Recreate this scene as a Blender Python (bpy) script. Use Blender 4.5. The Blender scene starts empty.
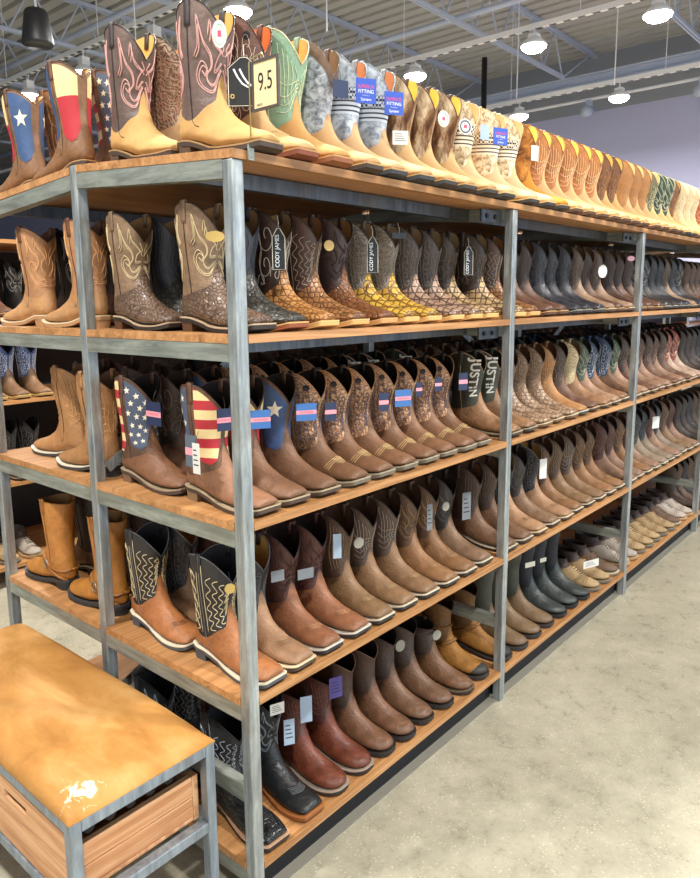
import bpy, math, random
from mathutils import Vector, Matrix
R = math.radians
random.seed(7)
C = bpy.context.scene.collection
sc = bpy.context.scene

# ------------------------------------------------------------------ camera
cam_d = bpy.data.cameras.new('camera')
cam = bpy.data.objects.new('camera', cam_d); C.objects.link(cam); sc.camera = cam
FPX, YAW, PITCH, ROLL = 717.894, 0.71776, 0.16196, -0.01037
cam_d.sensor_fit = 'AUTO'; cam_d.sensor_width = 36
cam_d.lens = 36 * FPX / 878
cam_d.shift_x = 11.419 / 878; cam_d.shift_y = -22.825 / 878
cam_d.clip_start = 0.05; cam_d.clip_end = 200
fw = Vector((math.cos(YAW) * math.cos(PITCH), math.sin(YAW) * math.cos(PITCH), -math.sin(PITCH)))
rt = fw.cross(Vector((0, 0, 1))).normalized(); up = rt.cross(fw)
r2 = rt * math.cos(ROLL) + up * math.sin(ROLL); u2 = -rt * math.sin(ROLL) + up * math.cos(ROLL)
m = Matrix((r2, u2, -fw)).transposed().to_4x4(); m.translation = Vector((-1.01975, -1.17483, 1.48361))
cam.matrix_world = m

# ------------------------------------------------------------------ light
w = bpy.data.worlds.new('world'); sc.world = w; w.use_nodes = True
w.node_tree.nodes['Background'].inputs[0].default_value = (0.80, 0.88, 1.0, 1)
w.node_tree.nodes['Background'].inputs[1].default_value = 0.42
sc.view_settings.view_transform = 'Standard'; sc.view_settings.look = 'None'
sc.view_settings.exposure = 0.15; sc.view_settings.gamma = 1; sc.view_settings.use_curve_mapping = False

def area(name, loc, target, sx, sy, power, col):
    d = bpy.data.lights.new(name, 'AREA'); d.shape = 'RECTANGLE'; d.size = sx; d.size_y = sy
    d.energy = power; d.color = col
    o = bpy.data.objects.new(name, d); C.objects.link(o); o.location = loc
    o.rotation_euler = (Vector(target) - Vector(loc)).to_track_quat('-Z', 'Y').to_euler()
    return o
area('storefront_daylight', (3.0, -9.5, 2.2), (2.5, 0, 1.0), 12, 3.6, 500, (0.76, 0.87, 1.0))
area('side_light', (-7.5, -1.0, 2.4), (0, 0.4, 1.0), 7, 3.2, 120, (1.0, 0.97, 0.90))  # broad warm area light from the -X side, towards the rack end

# ------------------------------------------------------------------ materials
def lin(c):
    return tuple((x / 12.92 if x <= 0.04045 else ((x + 0.055) / 1.055) ** 2.4) for x in c)
def hx(s):
    return lin(tuple(int(s[i:i + 2], 16) / 255 for i in (0, 2, 4)))
class N:
    def __init__(s, name):
        s.m = bpy.data.materials.new(name); s.m.use_nodes = True
        s.t = s.m.node_tree; s.b = s.t.nodes['Principled BSDF']
    def n(s, typ, **kw):
        nd = s.t.nodes.new(typ)
        for k, v in kw.items():
            if k in ('ins',):
                for kk, vv in v.items(): nd.inputs[kk].default_value = vv
            else: setattr(nd, k, v)
        return nd
    def l(s, a, b): s.t.links.new(a, b)
    def coord(s, kind='Object', scale=(1, 1, 1), rot=(0, 0, 0)):
        tc = s.n('ShaderNodeTexCoord'); mp = s.n('ShaderNodeMapping')
        mp.inputs['Scale'].default_value = scale; mp.inputs['Rotation'].default_value = rot
        s.l(tc.outputs[kind], mp.inputs[0]); return mp.outputs[0]
    def noise(s, v, sc_, det=4, rough=0.55, dist=0):
        nd = s.n('ShaderNodeTexNoise'); s.l(v, nd.inputs['Vector'])
        nd.inputs['Scale'].default_value = sc_; nd.inputs['Detail'].default_value = det
        nd.inputs['Roughness'].default_value = rough; nd.inputs['Distortion'].default_value = dist
        return nd.outputs['Fac']
    def ramp(s, f, stops, interp='LINEAR'):
        r = s.n('ShaderNodeValToRGB'); r.color_ramp.interpolation = interp
        e = r.color_ramp.elements
        while len(e) < len(stops): e.new(0.5)
        for i, (p, c) in enumerate(stops):
            e[i].position = p; e[i].color = (*c[:3], 1)
        s.l(f, r.inputs[0]); return r.outputs[0]
    def math(s, op, a, b=None, clamp=False):
        nd = s.n('ShaderNodeMath', operation=op, use_clamp=clamp)
        for i, x in enumerate((a, b)):
            if x is None: continue
            if isinstance(x, (int, float)): nd.inputs[i].default_value = x
            else: s.l(x, nd.inputs[i])
        return nd.outputs[0]
    def mix(s, f, a, b, mode='MIX'):
        nd = s.n('ShaderNodeMix', data_type='RGBA', blend_type=mode)
        for i, x in ((0, f), (6, a), (7, b)):
            if isinstance(x, (int, float)): nd.inputs[i].default_value = x
            elif isinstance(x, tuple): nd.inputs[i].default_value = (*x[:3], 1)
            else: s.l(x, nd.inputs[i])
        return nd.outputs[2]
    def bump(s, h, strength=0.3, dist=0.002):
        b = s.n('ShaderNodeBump'); b.inputs['Strength'].default_value = strength
        b.inputs['Distance'].default_value = dist; s.l(h, b.inputs['Height']); s.l(b.outputs[0], s.b.inputs['Normal'])
    def fin(s, col=None, rough=0.5, metal=0, spec=0.5):
        if col is not None:
            if isinstance(col, tuple): s.b.inputs['Base Color'].default_value = (*col[:3], 1)
            else: s.l(col, s.b.inputs['Base Color'])
        if isinstance(rough, (int, float)): s.b.inputs['Roughness'].default_value = rough
        else: s.l(rough, s.b.inputs['Roughness'])
        s.b.inputs['Metallic'].default_value = metal; s.b.inputs['Specular IOR Level'].default_value = spec
        return s.m
def sh(c, k): return tuple(min(1, x * k) for x in c)
def plain(name, col, rough=0.5, metal=0, spec=0.5):
    return N(name).fin(hx(col), rough, metal, spec)
MC = {}
def leather(col, rough=0.42, var=0.35, shine=0.5):
    k = ('leather', col, rough, var)
    if k in MC: return MC[k]
    n = N('leather_' + col); v = n.coord(); c = hx(col)
    # each boot is finished a little differently
    oi = n.n('ShaderNodeObjectInfo')
    a = n.noise(v, 26, 7, 0.72, 0.5)
    base = n.ramp(a, [(0.34, sh(c, 1 - var)), (0.51, c), (0.66, sh(c, 1 + var * 0.9))])
    vr = n.math('MULTIPLY_ADD', oi.outputs['Random'], 0.2); n.t.nodes[-1].inputs[2].default_value = 0.9
    hs = n.n('ShaderNodeHueSaturation'); n.l(base, hs.inputs['Color']); n.l(vr, hs.inputs['Value'])
    g = n.math('ADD', n.math('MULTIPLY', n.noise(v, 420, 3), 0.35), n.noise(v, 34, 5, 0.62, 1.4))
    n.bump(g, 0.5, 0.006)
    MC[k] = n.fin(hs.outputs[0], rough, 0, shine); return MC[k]
def suede(col, var=0.18):
    k = ('suede', col)
    if k in MC: return MC[k]
    n = N('suede_' + col); v = n.coord(); c = hx(col)
    a = n.noise(v, 14, 6, 0.65, 0.5)
    base = n.ramp(a, [(0.3, sh(c, 1 - var)), (0.6, c), (0.8, sh(c, 1 + var))])
    n.bump(n.noise(v, 600, 2), 0.3, 0.001)
    MC[k] = n.fin(base, 0.78, 0, 0.25); return MC[k]
def scales(col, dark, size=60, col2=None, rand=0.35, rough=0.35):
    k = ('scales', col, dark, size)
    if k in MC: return MC[k]
    n = N('exotic_hide_' + col); v = n.coord('Object', (1, 1.25, 1.1))
    vo = n.n('ShaderNodeTexVoronoi', feature='DISTANCE_TO_EDGE'); n.l(v, vo.inputs['Vector'])
    vo.inputs['Scale'].default_value = size; vo.inputs['Randomness'].default_value = rand
    vc = n.n('ShaderNodeTexVoronoi', feature='F1'); n.l(v, vc.inputs['Vector'])
    vc.inputs['Scale'].default_value = size; vc.inputs['Randomness'].default_value = rand
    e = n.ramp(vo.outputs['Distance'], [(0.03, (0, 0, 0)), (0.16, (1, 1, 1))])
    c = hx(col); c2 = hx(col2) if col2 else sh(c, 0.7)
    cc = n.ramp(n.noise(v, 26, 3), [(0.35, c2), (0.6, c)])
    cc = n.mix(n.math('MULTIPLY', vc.outputs['Color'], 0.35), cc, sh(c, 1.25))
    base = n.mix(e, hx(dark), cc)
    n.bump(e, 0.6, 0.0015)
    MC[k] = n.fin(base, rough); return MC[k]
def tooled(col, dark, light, sc_=60):
    k = ('tooled', col, dark, light)
    if k in MC: return MC[k]
    n = N('tooled_leather_' + col); v = n.coord()
    wv = n.n('ShaderNodeTexWave', wave_type='RINGS', rings_direction='SPHERICAL'); n.l(v, wv.inputs['Vector'])
    wv.inputs['Scale'].default_value = sc_ * 0.45; wv.inputs['Distortion'].default_value = 14
    wv.inputs['Detail'].default_value = 2; wv.inputs['Detail Scale'].default_value = 1.6
    nz = n.noise(v, sc_ * 2.4, 2)
    a = n.ramp(wv.outputs['Fac'], [(0.18, hx(dark)), (0.34, hx(col)), (0.7, hx(col)), (0.86, hx(light))])
    b = n.ramp(nz, [(0.36, hx(dark)), (0.44, hx(col)), (0.62, hx(col)), (0.7, hx(light))])
    base = n.mix(0.45, a, b)
    n.bump(wv.outputs['Fac'], 0.5, 0.0015)
    MC[k] = n.fin(base, 0.5); return MC[k]
def mottled(c1, c2, c3, sc_=30, stretch=1.0, rough=0.85, lo=0.42, hi=0.56):
    k = ('mottled', c1, c2, c3, sc_)
    if k in MC: return MC[k]
    n = N('mottled_' + c1); v = n.coord('Object', (1, 1, stretch))
    a = n.noise(v, sc_, 5, 0.7, 0.6)
    base = n.ramp(a, [(lo - 0.08, hx(c1)), (lo + 0.04, hx(c2)), (hi + 0.06, hx(c3))])
    n.bump(n.noise(v, 300, 2), 0.3, 0.001)
    MC[k] = n.fin(base, rough); return MC[k]
def banded(c1, c2, c3, band, line, sc_=60):
    """camouflage cloth with a printed checkered band and stripes half way up the shaft"""
    k = ('banded', c1, band)
    if k in MC: return MC[k]
    n = N('printed_cloth_' + c1); v = n.coord()
    a = n.noise(v, sc_, 5, 0.7, 0.5)
    base = n.ramp(a, [(0.40, hx(c1)), (0.46, hx(c2)), (0.58, hx(c3))])
    sx = n.n('ShaderNodeSeparateXYZ'); n.l(v, sx.inputs[0]); z = sx.outputs[2]
    ck = n.n('ShaderNodeTexChecker'); n.l(v, ck.inputs['Vector']); ck.inputs['Scale'].default_value = 150
    ck.inputs['Color1'].default_value = (*hx(band), 1); ck.inputs['Color2'].default_value = (*hx(line), 1)
    up_ = n.math('MULTIPLY', n.math('GREATER_THAN', z, 0.205), n.math('LESS_THAN', z, 0.235))
    base = n.mix(up_, base, ck.outputs[0])
    st = n.math('GREATER_THAN', n.math('FRACT', n.math('MULTIPLY', z, 85)), 0.35)
    low = n.math('MULTIPLY', n.math('GREATER_THAN', z, 0.170), n.math('LESS_THAN', z, 0.205))
    sc2 = n.mix(st, hx(line), hx(band))
    base = n.mix(low, base, sc2)
    MC[k] = n.fin(base, 0.8); return MC[k]
def stripes(c1, c2, per=34.0, ph=0.0):
    k = ('stripes', c1, c2, per)
    if k in MC: return MC[k]
    n = N('flag_stripes'); v = n.coord(); sx = n.n('ShaderNodeSeparateXYZ'); n.l(v, sx.inputs[0])
    z = n.math('ADD', sx.outputs[2], ph)
    f = n.math('GREATER_THAN', n.math('FRACT', n.math('MULTIPLY', z, per / 2)), 0.5)
    MC[k] = n.fin(n.mix(f, hx(c1), hx(c2)), 0.5); return MC[k]
def two_tone_z(top, bottom, z0):
    k = ('tt', top, bottom, z0)
    if k in MC: return MC[k]
    n = N('flag_panel'); v = n.coord(); sx = n.n('ShaderNodeSeparateXYZ'); n.l(v, sx.inputs[0])
    MC[k] = n.fin(n.mix(n.math('GREATER_THAN', sx.outputs[2], z0), hx(bottom), hx(top)), 0.55); return MC[k]

def steel_mat(name, c1, c2, c3, rough=0.42, metal=0.55):
    n = N(name); v = n.coord('Object', (14, 14, 1.6))
    a = n.noise(v, 3.0, 6, 0.7, 0.4)
    v2 = n.coord(); b = n.noise(v2, 7, 5, 0.6)
    base = n.ramp(a, [(0.3, hx(c1)), (0.5, hx(c2)), (0.7, hx(c3))])
    base = n.mix(n.ramp(b, [(0.45, (0, 0, 0)), (0.75, (0.5, 0.5, 0.5))]), base, hx('6d6350'))
    rr = n.ramp(a, [(0.3, (rough - 0.1,) * 3), (0.7, (rough + 0.15,) * 3)])
    return n.fin(base, rr, metal)
M_STEEL = steel_mat('raw_steel', '70767a', 'a0a7a8', 'ccd2ce')
def steel_beam():
    n = N('raw_steel_beam'); v = n.coord('Object', (14, 1.6, 14))
    a = n.noise(v, 3.0, 6, 0.7, 0.4)
    base = n.ramp(a, [(0.3, hx('757a74')), (0.5, hx('9ca299')), (0.72, hx('bdc3b7'))])
    base = n.mix(n.ramp(n.noise(n.coord(), 6, 5), [(0.5, (0, 0, 0)), (0.75, (0.5, 0.5, 0.5))]), base, hx('6d6350'))
    return n.fin(base, 0.45, 0.5)
M_BEAM = steel_beam()
M_BENCHSTEEL = steel_mat('bench_steel', '6f7a85', '8f9aa4', 'aab4bb', 0.4, 0.5)
def wood(name, c1, c2, c3, along='X', rough=0.45, knots=False, sc_=1.0):
    n = N(name)
    s = (2.2, 40, 40) if along == 'X' else ((40, 2.2, 40) if along == 'Y' else (40, 40, 2.2))
    s = tuple(x * sc_ for x in s)
    v = n.coord('Object', s)
    a = n.noise(v, 1.2, 6, 0.62, 1.2)
    b = n.noise(n.coord('Object', tuple(x * 0.3 for x in s)), 1.0, 4, 0.5, 0.6)
    base = n.ramp(a, [(0.36, hx(c1)), (0.5, hx(c2)), (0.62, hx(c3))])
    base = n.mix(0.4, base, n.ramp(b, [(0.35, hx(c1)), (0.65, hx(c3))]))
    if knots:
        vo = n.n('ShaderNodeTexVoronoi', feature='F1')
        n.l(n.coord('Object', (5, 5, 9) if along != 'Z' else (9, 9, 5)), vo.inputs['Vector']); vo.inputs['Scale'].default_value = 1.0
        kf = n.ramp(vo.outputs['Distance'], [(0.05, (0.9,) * 3), (0.11, (0.45,) * 3), (0.17, (0, 0, 0))])
        base = n.mix(kf, base, hx('6b3d1c'))
    n.bump(a, 0.15, 0.002)
    return n.fin(base, rough)
M_SHELF = wood('shelf_laminate', '8c6038', 'b8834f', 'cd9967', 'X', 0.42)
M_SHELF_EDGE = M_SHELF
M_PINE = wood('pine_plank', '955c34', 'c98f5e', 'e2b488', 'Y', 0.55, True, 0.6)
M_PINE_X = wood('pine_plank_end', '955c34', 'c98f5e', 'e2b488', 'X', 0.55, True, 0.6)
M_BLACK = plain('black_plastic', '17171a', 0.45)
M_STRIP = plain('grey_strip', '7b786d', 0.7)  # even grey, for the flat strip on the floor before the kick board
M_STEELSHADE = steel_mat('shaded_steel', '3c434c', '545d68', '6c7580')  # darker copy of the steel, shade under the boards put into its colour
M_DARK = plain('dark_kick_board', '15161c', 0.6)

# floor
def floor_mat():
    n = N('polished_concrete'); v = n.coord()
    a = n.noise(v, 2.2, 8, 0.72, 0.3); b = n.noise(v, 11, 8, 0.75)
    base = n.ramp(a, [(0.3, hx('9b9685')), (0.5, hx('aea894')), (0.7, hx('bcb6a2'))])
    base = n.mix(n.ramp(b, [(0.40, (0.35,) * 3), (0.6, (0, 0, 0))]), base, hx('7c7867'))
    vo = n.n('ShaderNodeTexVoronoi', feature='F1'); n.l(v, vo.inputs['Vector']); vo.inputs['Scale'].default_value = 95
    sp = n.ramp(vo.outputs['Distance'], [(0.14, (1, 1, 1)), (0.26, (0, 0, 0))])
    gate = n.ramp(n.noise(v, 17, 4, 0.7), [(0.44, (0, 0, 0)), (0.56, (1, 1, 1))])
    f = n.math('MULTIPLY', sp, gate)
    base = n.mix(n.math('MULTIPLY', f, 0.8), base, hx('dcd5ba'))
    vo2 = n.n('ShaderNodeTexVoronoi', feature='F1'); n.l(v, vo2.inputs['Vector']); vo2.inputs['Scale'].default_value = 60
    s2 = n.ramp(vo2.outputs['Distance'], [(0.10, (0.5,) * 3), (0.2, (0, 0, 0))])
    base = n.mix(s2, base, hx('7d7b6c'))
    rr = n.ramp(b, [(0.3, (0.22,) * 3), (0.7, (0.42,) * 3)])
    return n.fin(base, rr, 0, 0.5)
M_FLOOR = floor_mat()
M_WALL = plain('pale_lavender_paint', 'b4b6d6', 0.8)
M_WALLUP = plain('grey_upper_paint', '8e949e', 0.8)
M_DECK = plain('painted_steel_deck', 'b0afab', 0.6)
M_JOIST = plain('painted_joist', 'aeb9d0', 0.55)
M_WHITE = plain('white_paint', 'd8dadd', 0.5)

# ------------------------------------------------------------------ mesh helpers
class MB:
    def __init__(s): s.v = []; s.f = []; s.mi = []
    def add(s, vs, fs, mi=0):
        o = len(s.v); s.v += [tuple(x) for x in vs]
        s.f += [tuple(i + o for i in f) for f in fs]; s.mi += [mi] * len(fs)
    def box(s, x0, x1, y0, y1, z0, z1, mi=0):
        vs = [(x, y, z) for z in (z0, z1) for y in (y0, y1) for x in (x0, x1)]
        s.add(vs, [(0, 2, 3, 1), (4, 5, 7, 6), (0, 1, 5, 4), (2, 6, 7, 3), (0, 4, 6, 2), (1, 3, 7, 5)], mi)
    def bar(s, a, b, w, h=None, mi=0):
        """a square bar between two points"""
        a = Vector(a); b = Vector(b); d = (b - a).normalized(); h = h or w
        up_ = Vector((0, 0, 1)) if abs(d.z) < 0.95 else Vector((0, 1, 0))
        r = d.cross(up_).normalized() * w / 2; u = r.cross(d).normalized() * h / 2
        vs = [p + sx * r + su * u for p in (a, b) for sx, su in ((-1, -1), (1, -1), (1, 1), (-1, 1))]
        s.add(vs, [(0, 1, 2, 3), (7, 6, 5, 4), (0, 4, 5, 1), (1, 5, 6, 2), (2, 6, 7, 3), (3, 7, 4, 0)], mi)
    def tube(s, pts, r, n=6, mi=0, closed=False):
        pts = [Vector(p) for p in pts]
        if len(pts) < 2: return
        rings = []; prev = None
        for i, p in enumerate(pts):
            q0 = pts[i - 1] if (i > 0 or closed) else pts[i]; q1 = pts[(i + 1) % len(pts)] if (i < len(pts) - 1 or closed) else pts[i]
            d = (q1 - q0)
            d = d.normalized() if d.length > 1e-9 else Vector((0, 0, 1))
            if prev is None:
                a = Vector((0, 0, 1)) if abs(d.z) < 0.9 else Vector((1, 0, 0))
                x = d.cross(a).normalized()
            else:
                x = prev - d * prev.dot(d)
                x = x.normalized() if x.length > 1e-6 else d.orthogonal().normalized()
            prev = x; y = d.cross(x)
            rings.append([p + r * (math.cos(2 * math.pi * k / n) * x + math.sin(2 * math.pi * k / n) * y) for k in range(n)])
        vs = [v for ring in rings for v in ring]; fs = []
        m_ = len(rings)
        for i in range(m_ if closed else m_ - 1):
            j = (i + 1) % m_
            for k in range(n): fs.append((i * n + k, i * n + (k + 1) % n, j * n + (k + 1) % n, j * n + k))
        if not closed:
            fs.append(tuple(range(n))[::-1]); fs.append(tuple((m_ - 1) * n + k for k in range(n)))
        s.add(vs, fs, mi)
    def lathe(s, prof, n=24, c=(0, 0, 0), mi=0):
        vs = []; fs = []
        for r_, z in prof:
            for k in range(n):
                a = 2 * math.pi * k / n; vs.append((c[0] + r_ * math.cos(a), c[1] + r_ * math.sin(a), c[2] + z))
        for i in range(len(prof) - 1):
            for k in range(n): fs.append((i * n + k, i * n + (k + 1) % n, (i + 1) * n + (k + 1) % n, (i + 1) * n + k))
        fs.append(tuple(range(n))[::-1]); fs.append(tuple((len(prof) - 1) * n + k for k in range(n)))
        s.add(vs, fs, mi)
    def grid(s, rows, closed=False, mi=0):
        n = len(rows[0]); vs = [p for r_ in rows for p in r_]; fs = []
        for i in range(len(rows) - 1):
            for k in range(n if closed else n - 1):
                k2 = (k + 1) % n; fs.append((i * n + k, i * n + k2, (i + 1) * n + k2, (i + 1) * n + k))
        s.add(vs, fs, mi)
    def mesh(s, name, mats, smooth=False, bev=0):
        me = bpy.data.meshes.new(name); me.from_pydata(s.v, [], s.f)
        for m_ in (mats if isinstance(mats, (list, tuple)) else [mats]): me.materials.append(m_)
        if any(s.mi): me.polygons.foreach_set('material_index', s.mi)
        if smooth: me.polygons.foreach_set('use_smooth', [True] * len(me.polygons))
        me.update(); return me
def link(name, me, parent=None, loc=None, rot=None):
    o = bpy.data.objects.new(name, me); C.objects.link(o)
    if parent is not None: o.parent = parent
    if loc is not None: o.location = loc
    if rot is not None: o.rotation_euler = rot
    return o
def bevel(o, wd=0.003, seg=2):
    b = o.modifiers.new('bevel', 'BEVEL'); b.width = wd; b.segments = seg; b.limit_method = 'ANGLE'; b.angle_limit = R(40)
    return o
def tag(o, label=None, cat=None, group=None, kind=None):
    if label: o['label'] = label
    if cat: o['category'] = cat
    if group: o['group'] = group
    if kind: o['kind'] = kind
    return o
def thing(name, label, cat, loc=(0, 0, 0), rot=(0, 0, 0), group=None):
    return tag(link(name, None, None, loc, rot), label, cat, group)
def struct(name, mb, mat):
    o = link(name, mb.mesh(name, mat)); o['kind'] = 'structure'; return o
def text_mesh(s, size, mat, extrude=0.0002, spacing=1.0, bold=0.0):
    cu = bpy.data.curves.new('text', 'FONT'); cu.body = s; cu.size = size; cu.extrude = extrude
    cu.align_x = 'CENTER'; cu.align_y = 'CENTER'; cu.space_character = spacing; cu.offset = bold
    o = bpy.data.objects.new('text', cu); C.objects.link(o)
    dg = bpy.context.evaluated_depsgraph_get()
    me = bpy.data.meshes.new_from_object(o.evaluated_get(dg)); me.materials.clear(); me.materials.append(mat)
    bpy.data.objects.remove(o); bpy.data.curves.remove(cu)
    return me

# ------------------------------------------------------------------ room
mb = MB(); mb.box(-9, 15.5, -11, 37, -0.05, 0.0); struct('floor', mb, M_FLOOR)
ZC, XW, YW = 6.5, 14.75, 36.0
mb = MB(); mb.box(XW, XW + 0.2, -11, YW, 0, 5.36); struct('wall_far', mb, M_WALL)
mb = MB(); mb.box(XW + 0.001, XW + 0.2, -11, YW, 5.36, ZC); struct('wall_far_upper', mb, M_WALLUP)
mb = MB(); mb.box(-9, XW, YW, YW + 0.2, 0, ZC); struct('wall_left', mb, M_WALLUP)
# corrugated deck: ribs run along Y
mb = MB(); x = -9.0; prof = []
while x < XW:
    prof += [(x, ZC), (x + 0.19, ZC), (x + 0.205, ZC + 0.09), (x + 0.285, ZC + 0.09), (x + 0.30, ZC)]
    x += 0.30
mb.grid([[(px, -11, pz) for px, pz in prof], [(px, YW, pz) for px, pz in prof]])
o = struct('ceiling', mb, M_DECK)
# open web joists along X
def joist(y, label):
    t = thing('roof_joist', label, 'joist', (0, y, 5.7), group=None)
    mb = MB(); mb.box(-8, XW, -0.055, -0.008, 0.73, 0.79); mb.box(-8, XW, 0.008, 0.055, 0.73, 0.79)
    link('top_chord', mb.mesh('top_chord', M_JOIST), t)
    mb = MB(); mb.box(-7, 13.2, -0.042, -0.008, 0.0, 0.05); mb.box(-7, 13.2, 0.008, 0.042, 0.0, 0.05)
    link('bottom_chord', mb.mesh('bottom_chord', M_JOIST), t)
    mb = MB(); x = -7.0
    while x < 12.6:
        mb.bar((x, 0, 0.03), (x + 0.42, 0, 0.75), 0.022); mb.bar((x + 0.42, 0, 0.75), (x + 0.84, 0, 0.03), 0.022); x += 0.84
    mb.bar((13.2, 0, 0.03), (14.5, 0, 0.75), 0.03)
    link('web', mb.mesh('web', M_JOIST), t)
jl = ['nearest the aisle floor', 'second from the open aisle', 'third from the open aisle', 'above the left rear boots', 'furthest into the store']
for y, l in zip((2.7, 5.3, 8.0, 10.7, 13.4, 16.1, 18.8), ('above the far end of the rack', 'second behind the rack', 'crossing above the mint boots', 'behind the hanging black speaker', 'fifth behind the rack', 'sixth behind the rack', 'furthest visible behind the rack')):
    joist(y, 'pale blue painted open web steel roof joist, ' + l)
# girder and pipes near the far wall
mb = MB(); mb.box(13.7, 13.9, -8, 30, 5.82, 5.85); mb.box(13.79, 13.81, -8, 30, 5.66, 5.82); mb.box(13.7, 13.9, -8, 30, 5.64, 5.67)
tag(link('roof_girder', mb.mesh('roof_girder', M_JOIST)), 'long pale steel girder crossing in front of the far wall', 'girder')
mb = MB(); mb.tube([(13.8, -8, 5.38), (13.8, 30, 5.38)], 0.03, 8)
tag(link('sprinkler_pipe', mb.mesh('sprinkler_pipe', M_WHITE, True)), 'thin white pipe running below the girder along the far wall', 'pipe')
mb = MB(); mb.tube([(9.6, -8, 5.9), (9.6, 30, 5.9)], 0.05, 8)
tag(link('ceiling_pipe', mb.mesh('ceiling_pipe', M_JOIST, True)), 'pale grey ceiling pipe crossing between the lamp tracks', 'pipe')
mb = MB(); mb.tube([(6.1, -8, 6.05), (6.1, 30, 6.05)], 0.05, 8)
tag(link('ceiling_pipe', mb.mesh('ceiling_pipe', M_JOIST, True)), 'pale grey ceiling pipe above the mint and camouflage boots', 'pipe')
M_LAMPON = N('lamp_lens'); M_LAMPON.b.inputs['Emission Color'].default_value = (1, 0.97, 0.9, 1)
M_LAMPON.b.inputs['Emission Strength'].default_value = 30; M_LAMPON = M_LAMPON.m
_n = N('slotted_rail'); _v = _n.coord(); _s = _n.n('ShaderNodeSeparateXYZ'); _n.l(_v, _s.inputs[0])
M_SLOT = _n.fin(_n.mix(_n.math('GREATER_THAN', _n.math('FRACT', _n.math('MULTIPLY', _s.outputs[1], 5.5)), 0.5), hx('d8dadd'), hx('3a3c42')), 0.5)
# strut tracks that carry the lamps
TR = [(1.45, 4.95), (4.67, 4.93), (7.9, 4.82), (11.1, 4.86)]
for (x, z), l in zip(TR, ('nearest the rack end', 'above the flame stitched boots', 'second, above the grey camouflage boots', 'nearest the far wall')):
    t = thing('lamp_track', 'slotted pale steel lamp track hung below the deck, ' + l, 'lamp track', (x, 0, z))
    mb = MB(); mb.box(-0.03, 0.03, -8, 30, 0.02, 0.035); mb.box(-0.03, -0.026, -8, 30, -0.03, 0.02); mb.box(0.026, 0.03, -8, 30, -0.03, 0.02)
    link('rail', mb.mesh('rail', M_WHITE), t)
    mb = MB(); mb.box(-0.026, 0.026, -8, 30, -0.03, -0.024); link('rail_slots', mb.mesh('rail_slots', M_SLOT), t)
    for y in (-6, -3.4, -0.8, 2.7, 5.3, 8.0, 10.7, 13.4):
        mb = MB(); mb.tube([(0, y, 0.03), (0, y, ZC - z)], 0.006, 5); link('hanger_rod', mb.mesh('hanger_rod', M_WHITE), t)
def lamp(x, y, z, track_z, label, watts=120):
    t = thing('high_bay_lamp', label, 'lamp', (x, y, z), group='high bay lamps on the tracks')
    mb = MB(); mb.box(-0.06, 0.06, -0.06, 0.06, 0.10, max(0.14, track_z - z - 0.12)); link('driver_box', mb.mesh('driver_box', M_WHITE), t)
    mb = MB(); mb.tube([(0, 0, 0.1), (0, 0, track_z - z - 0.03)], 0.012, 6); link('stem', mb.mesh('stem', M_WHITE), t)
    mb = MB(); mb.lathe([(0.05, 0.11), (0.10, 0.08), (0.15, 0.03), (0.165, 0.0), (0.155, 0.0), (0.14, 0.02)], 20)
    link('reflector', mb.mesh('reflector', M_WHITE, True), t)
    mb = MB(); mb.lathe([(0.05, -0.075), (0.11, -0.055), (0.15, -0.02), (0.155, 0.0)], 20); link('lens', mb.mesh('lens', M_LAMPON, True), t)
    d = bpy.data.lights.new('lamp_light', 'AREA'); d.shape = 'DISK'; d.size = 0.28; d.energy = watts; d.color = (1, 0.97, 0.92)
    lo = bpy.data.objects.new('lamp_light', d); C.objects.link(lo); lo.parent = t; lo.location = (0, 0, -0.09)
LM = [(4.67, 5.2, 'above the mint green boot'), (4.67, 6.74, 'just behind the dark flame stitched boots'), (4.67, 8.4, 'nearly hidden by the flame stitched boot'), (4.67, 10.0, 'behind the star flag boot'),
      (7.9, 5.1, 'above the brown hair hide boots'), (7.92, 3.3, 'brightest over the middle of the top row'), (7.92, 1.8, 'at the upper far corner of the deck'),
      (11.05, 3.37, 'in front of the far wall'), (11.05, 5.1, 'low over the camouflage boots'), (11.05, 1.7, 'past the far end of the rack')]
TZ = {4.67: 4.93, 7.9: 4.82, 7.92: 4.82, 11.05: 4.86}
for x, y, l in LM: lamp(x, y, 4.6, TZ[x], 'white high bay lamp hung from its track, ' + l)
for x, y, l in [(-1.8, -2.2, 'over the bench aisle'), (1.45, -2.2, 'over the open aisle before the rack'), (1.45, 1.0, 'right over the rack end'), (4.67, -2.2, 'over the aisle past the second post'),
                (4.67, 1.8, 'over the middle of the rack'), (-1.8, 1.0, 'over the bench'), (1.45, 4.2, 'out of view, added to brighten the rear aisle')]:  # the lamp behind the rack is unseen, added to brighten the rear aisle
    lamp(x, y, 4.6, 4.93, 'white high bay lamp hanging lit ' + l, 150)
# hanging speaker
t = thing('pendant_speaker', 'black tapered pendant speaker hanging from the deck at upper left', 'speaker', (2.853, 6.175, 4.2))
mb = MB(); mb.lathe([(0.135, -0.17), (0.15, -0.16), (0.155, -0.14), (0.115, 0.14), (0.10, 0.165), (0.03, 0.17)], 24)
link('housing', mb.mesh('housing', M_BLACK, True), t)
mb = MB(); mb.tube([(0, 0, 0.17), (0, 0, 0.3)], 0.012, 6); mb.tube([(0, 0, 0.3), (0, 0, ZC - 4.2)], 0.004, 5); link('cable', mb.mesh('cable', M_WHITE), t)
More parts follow.
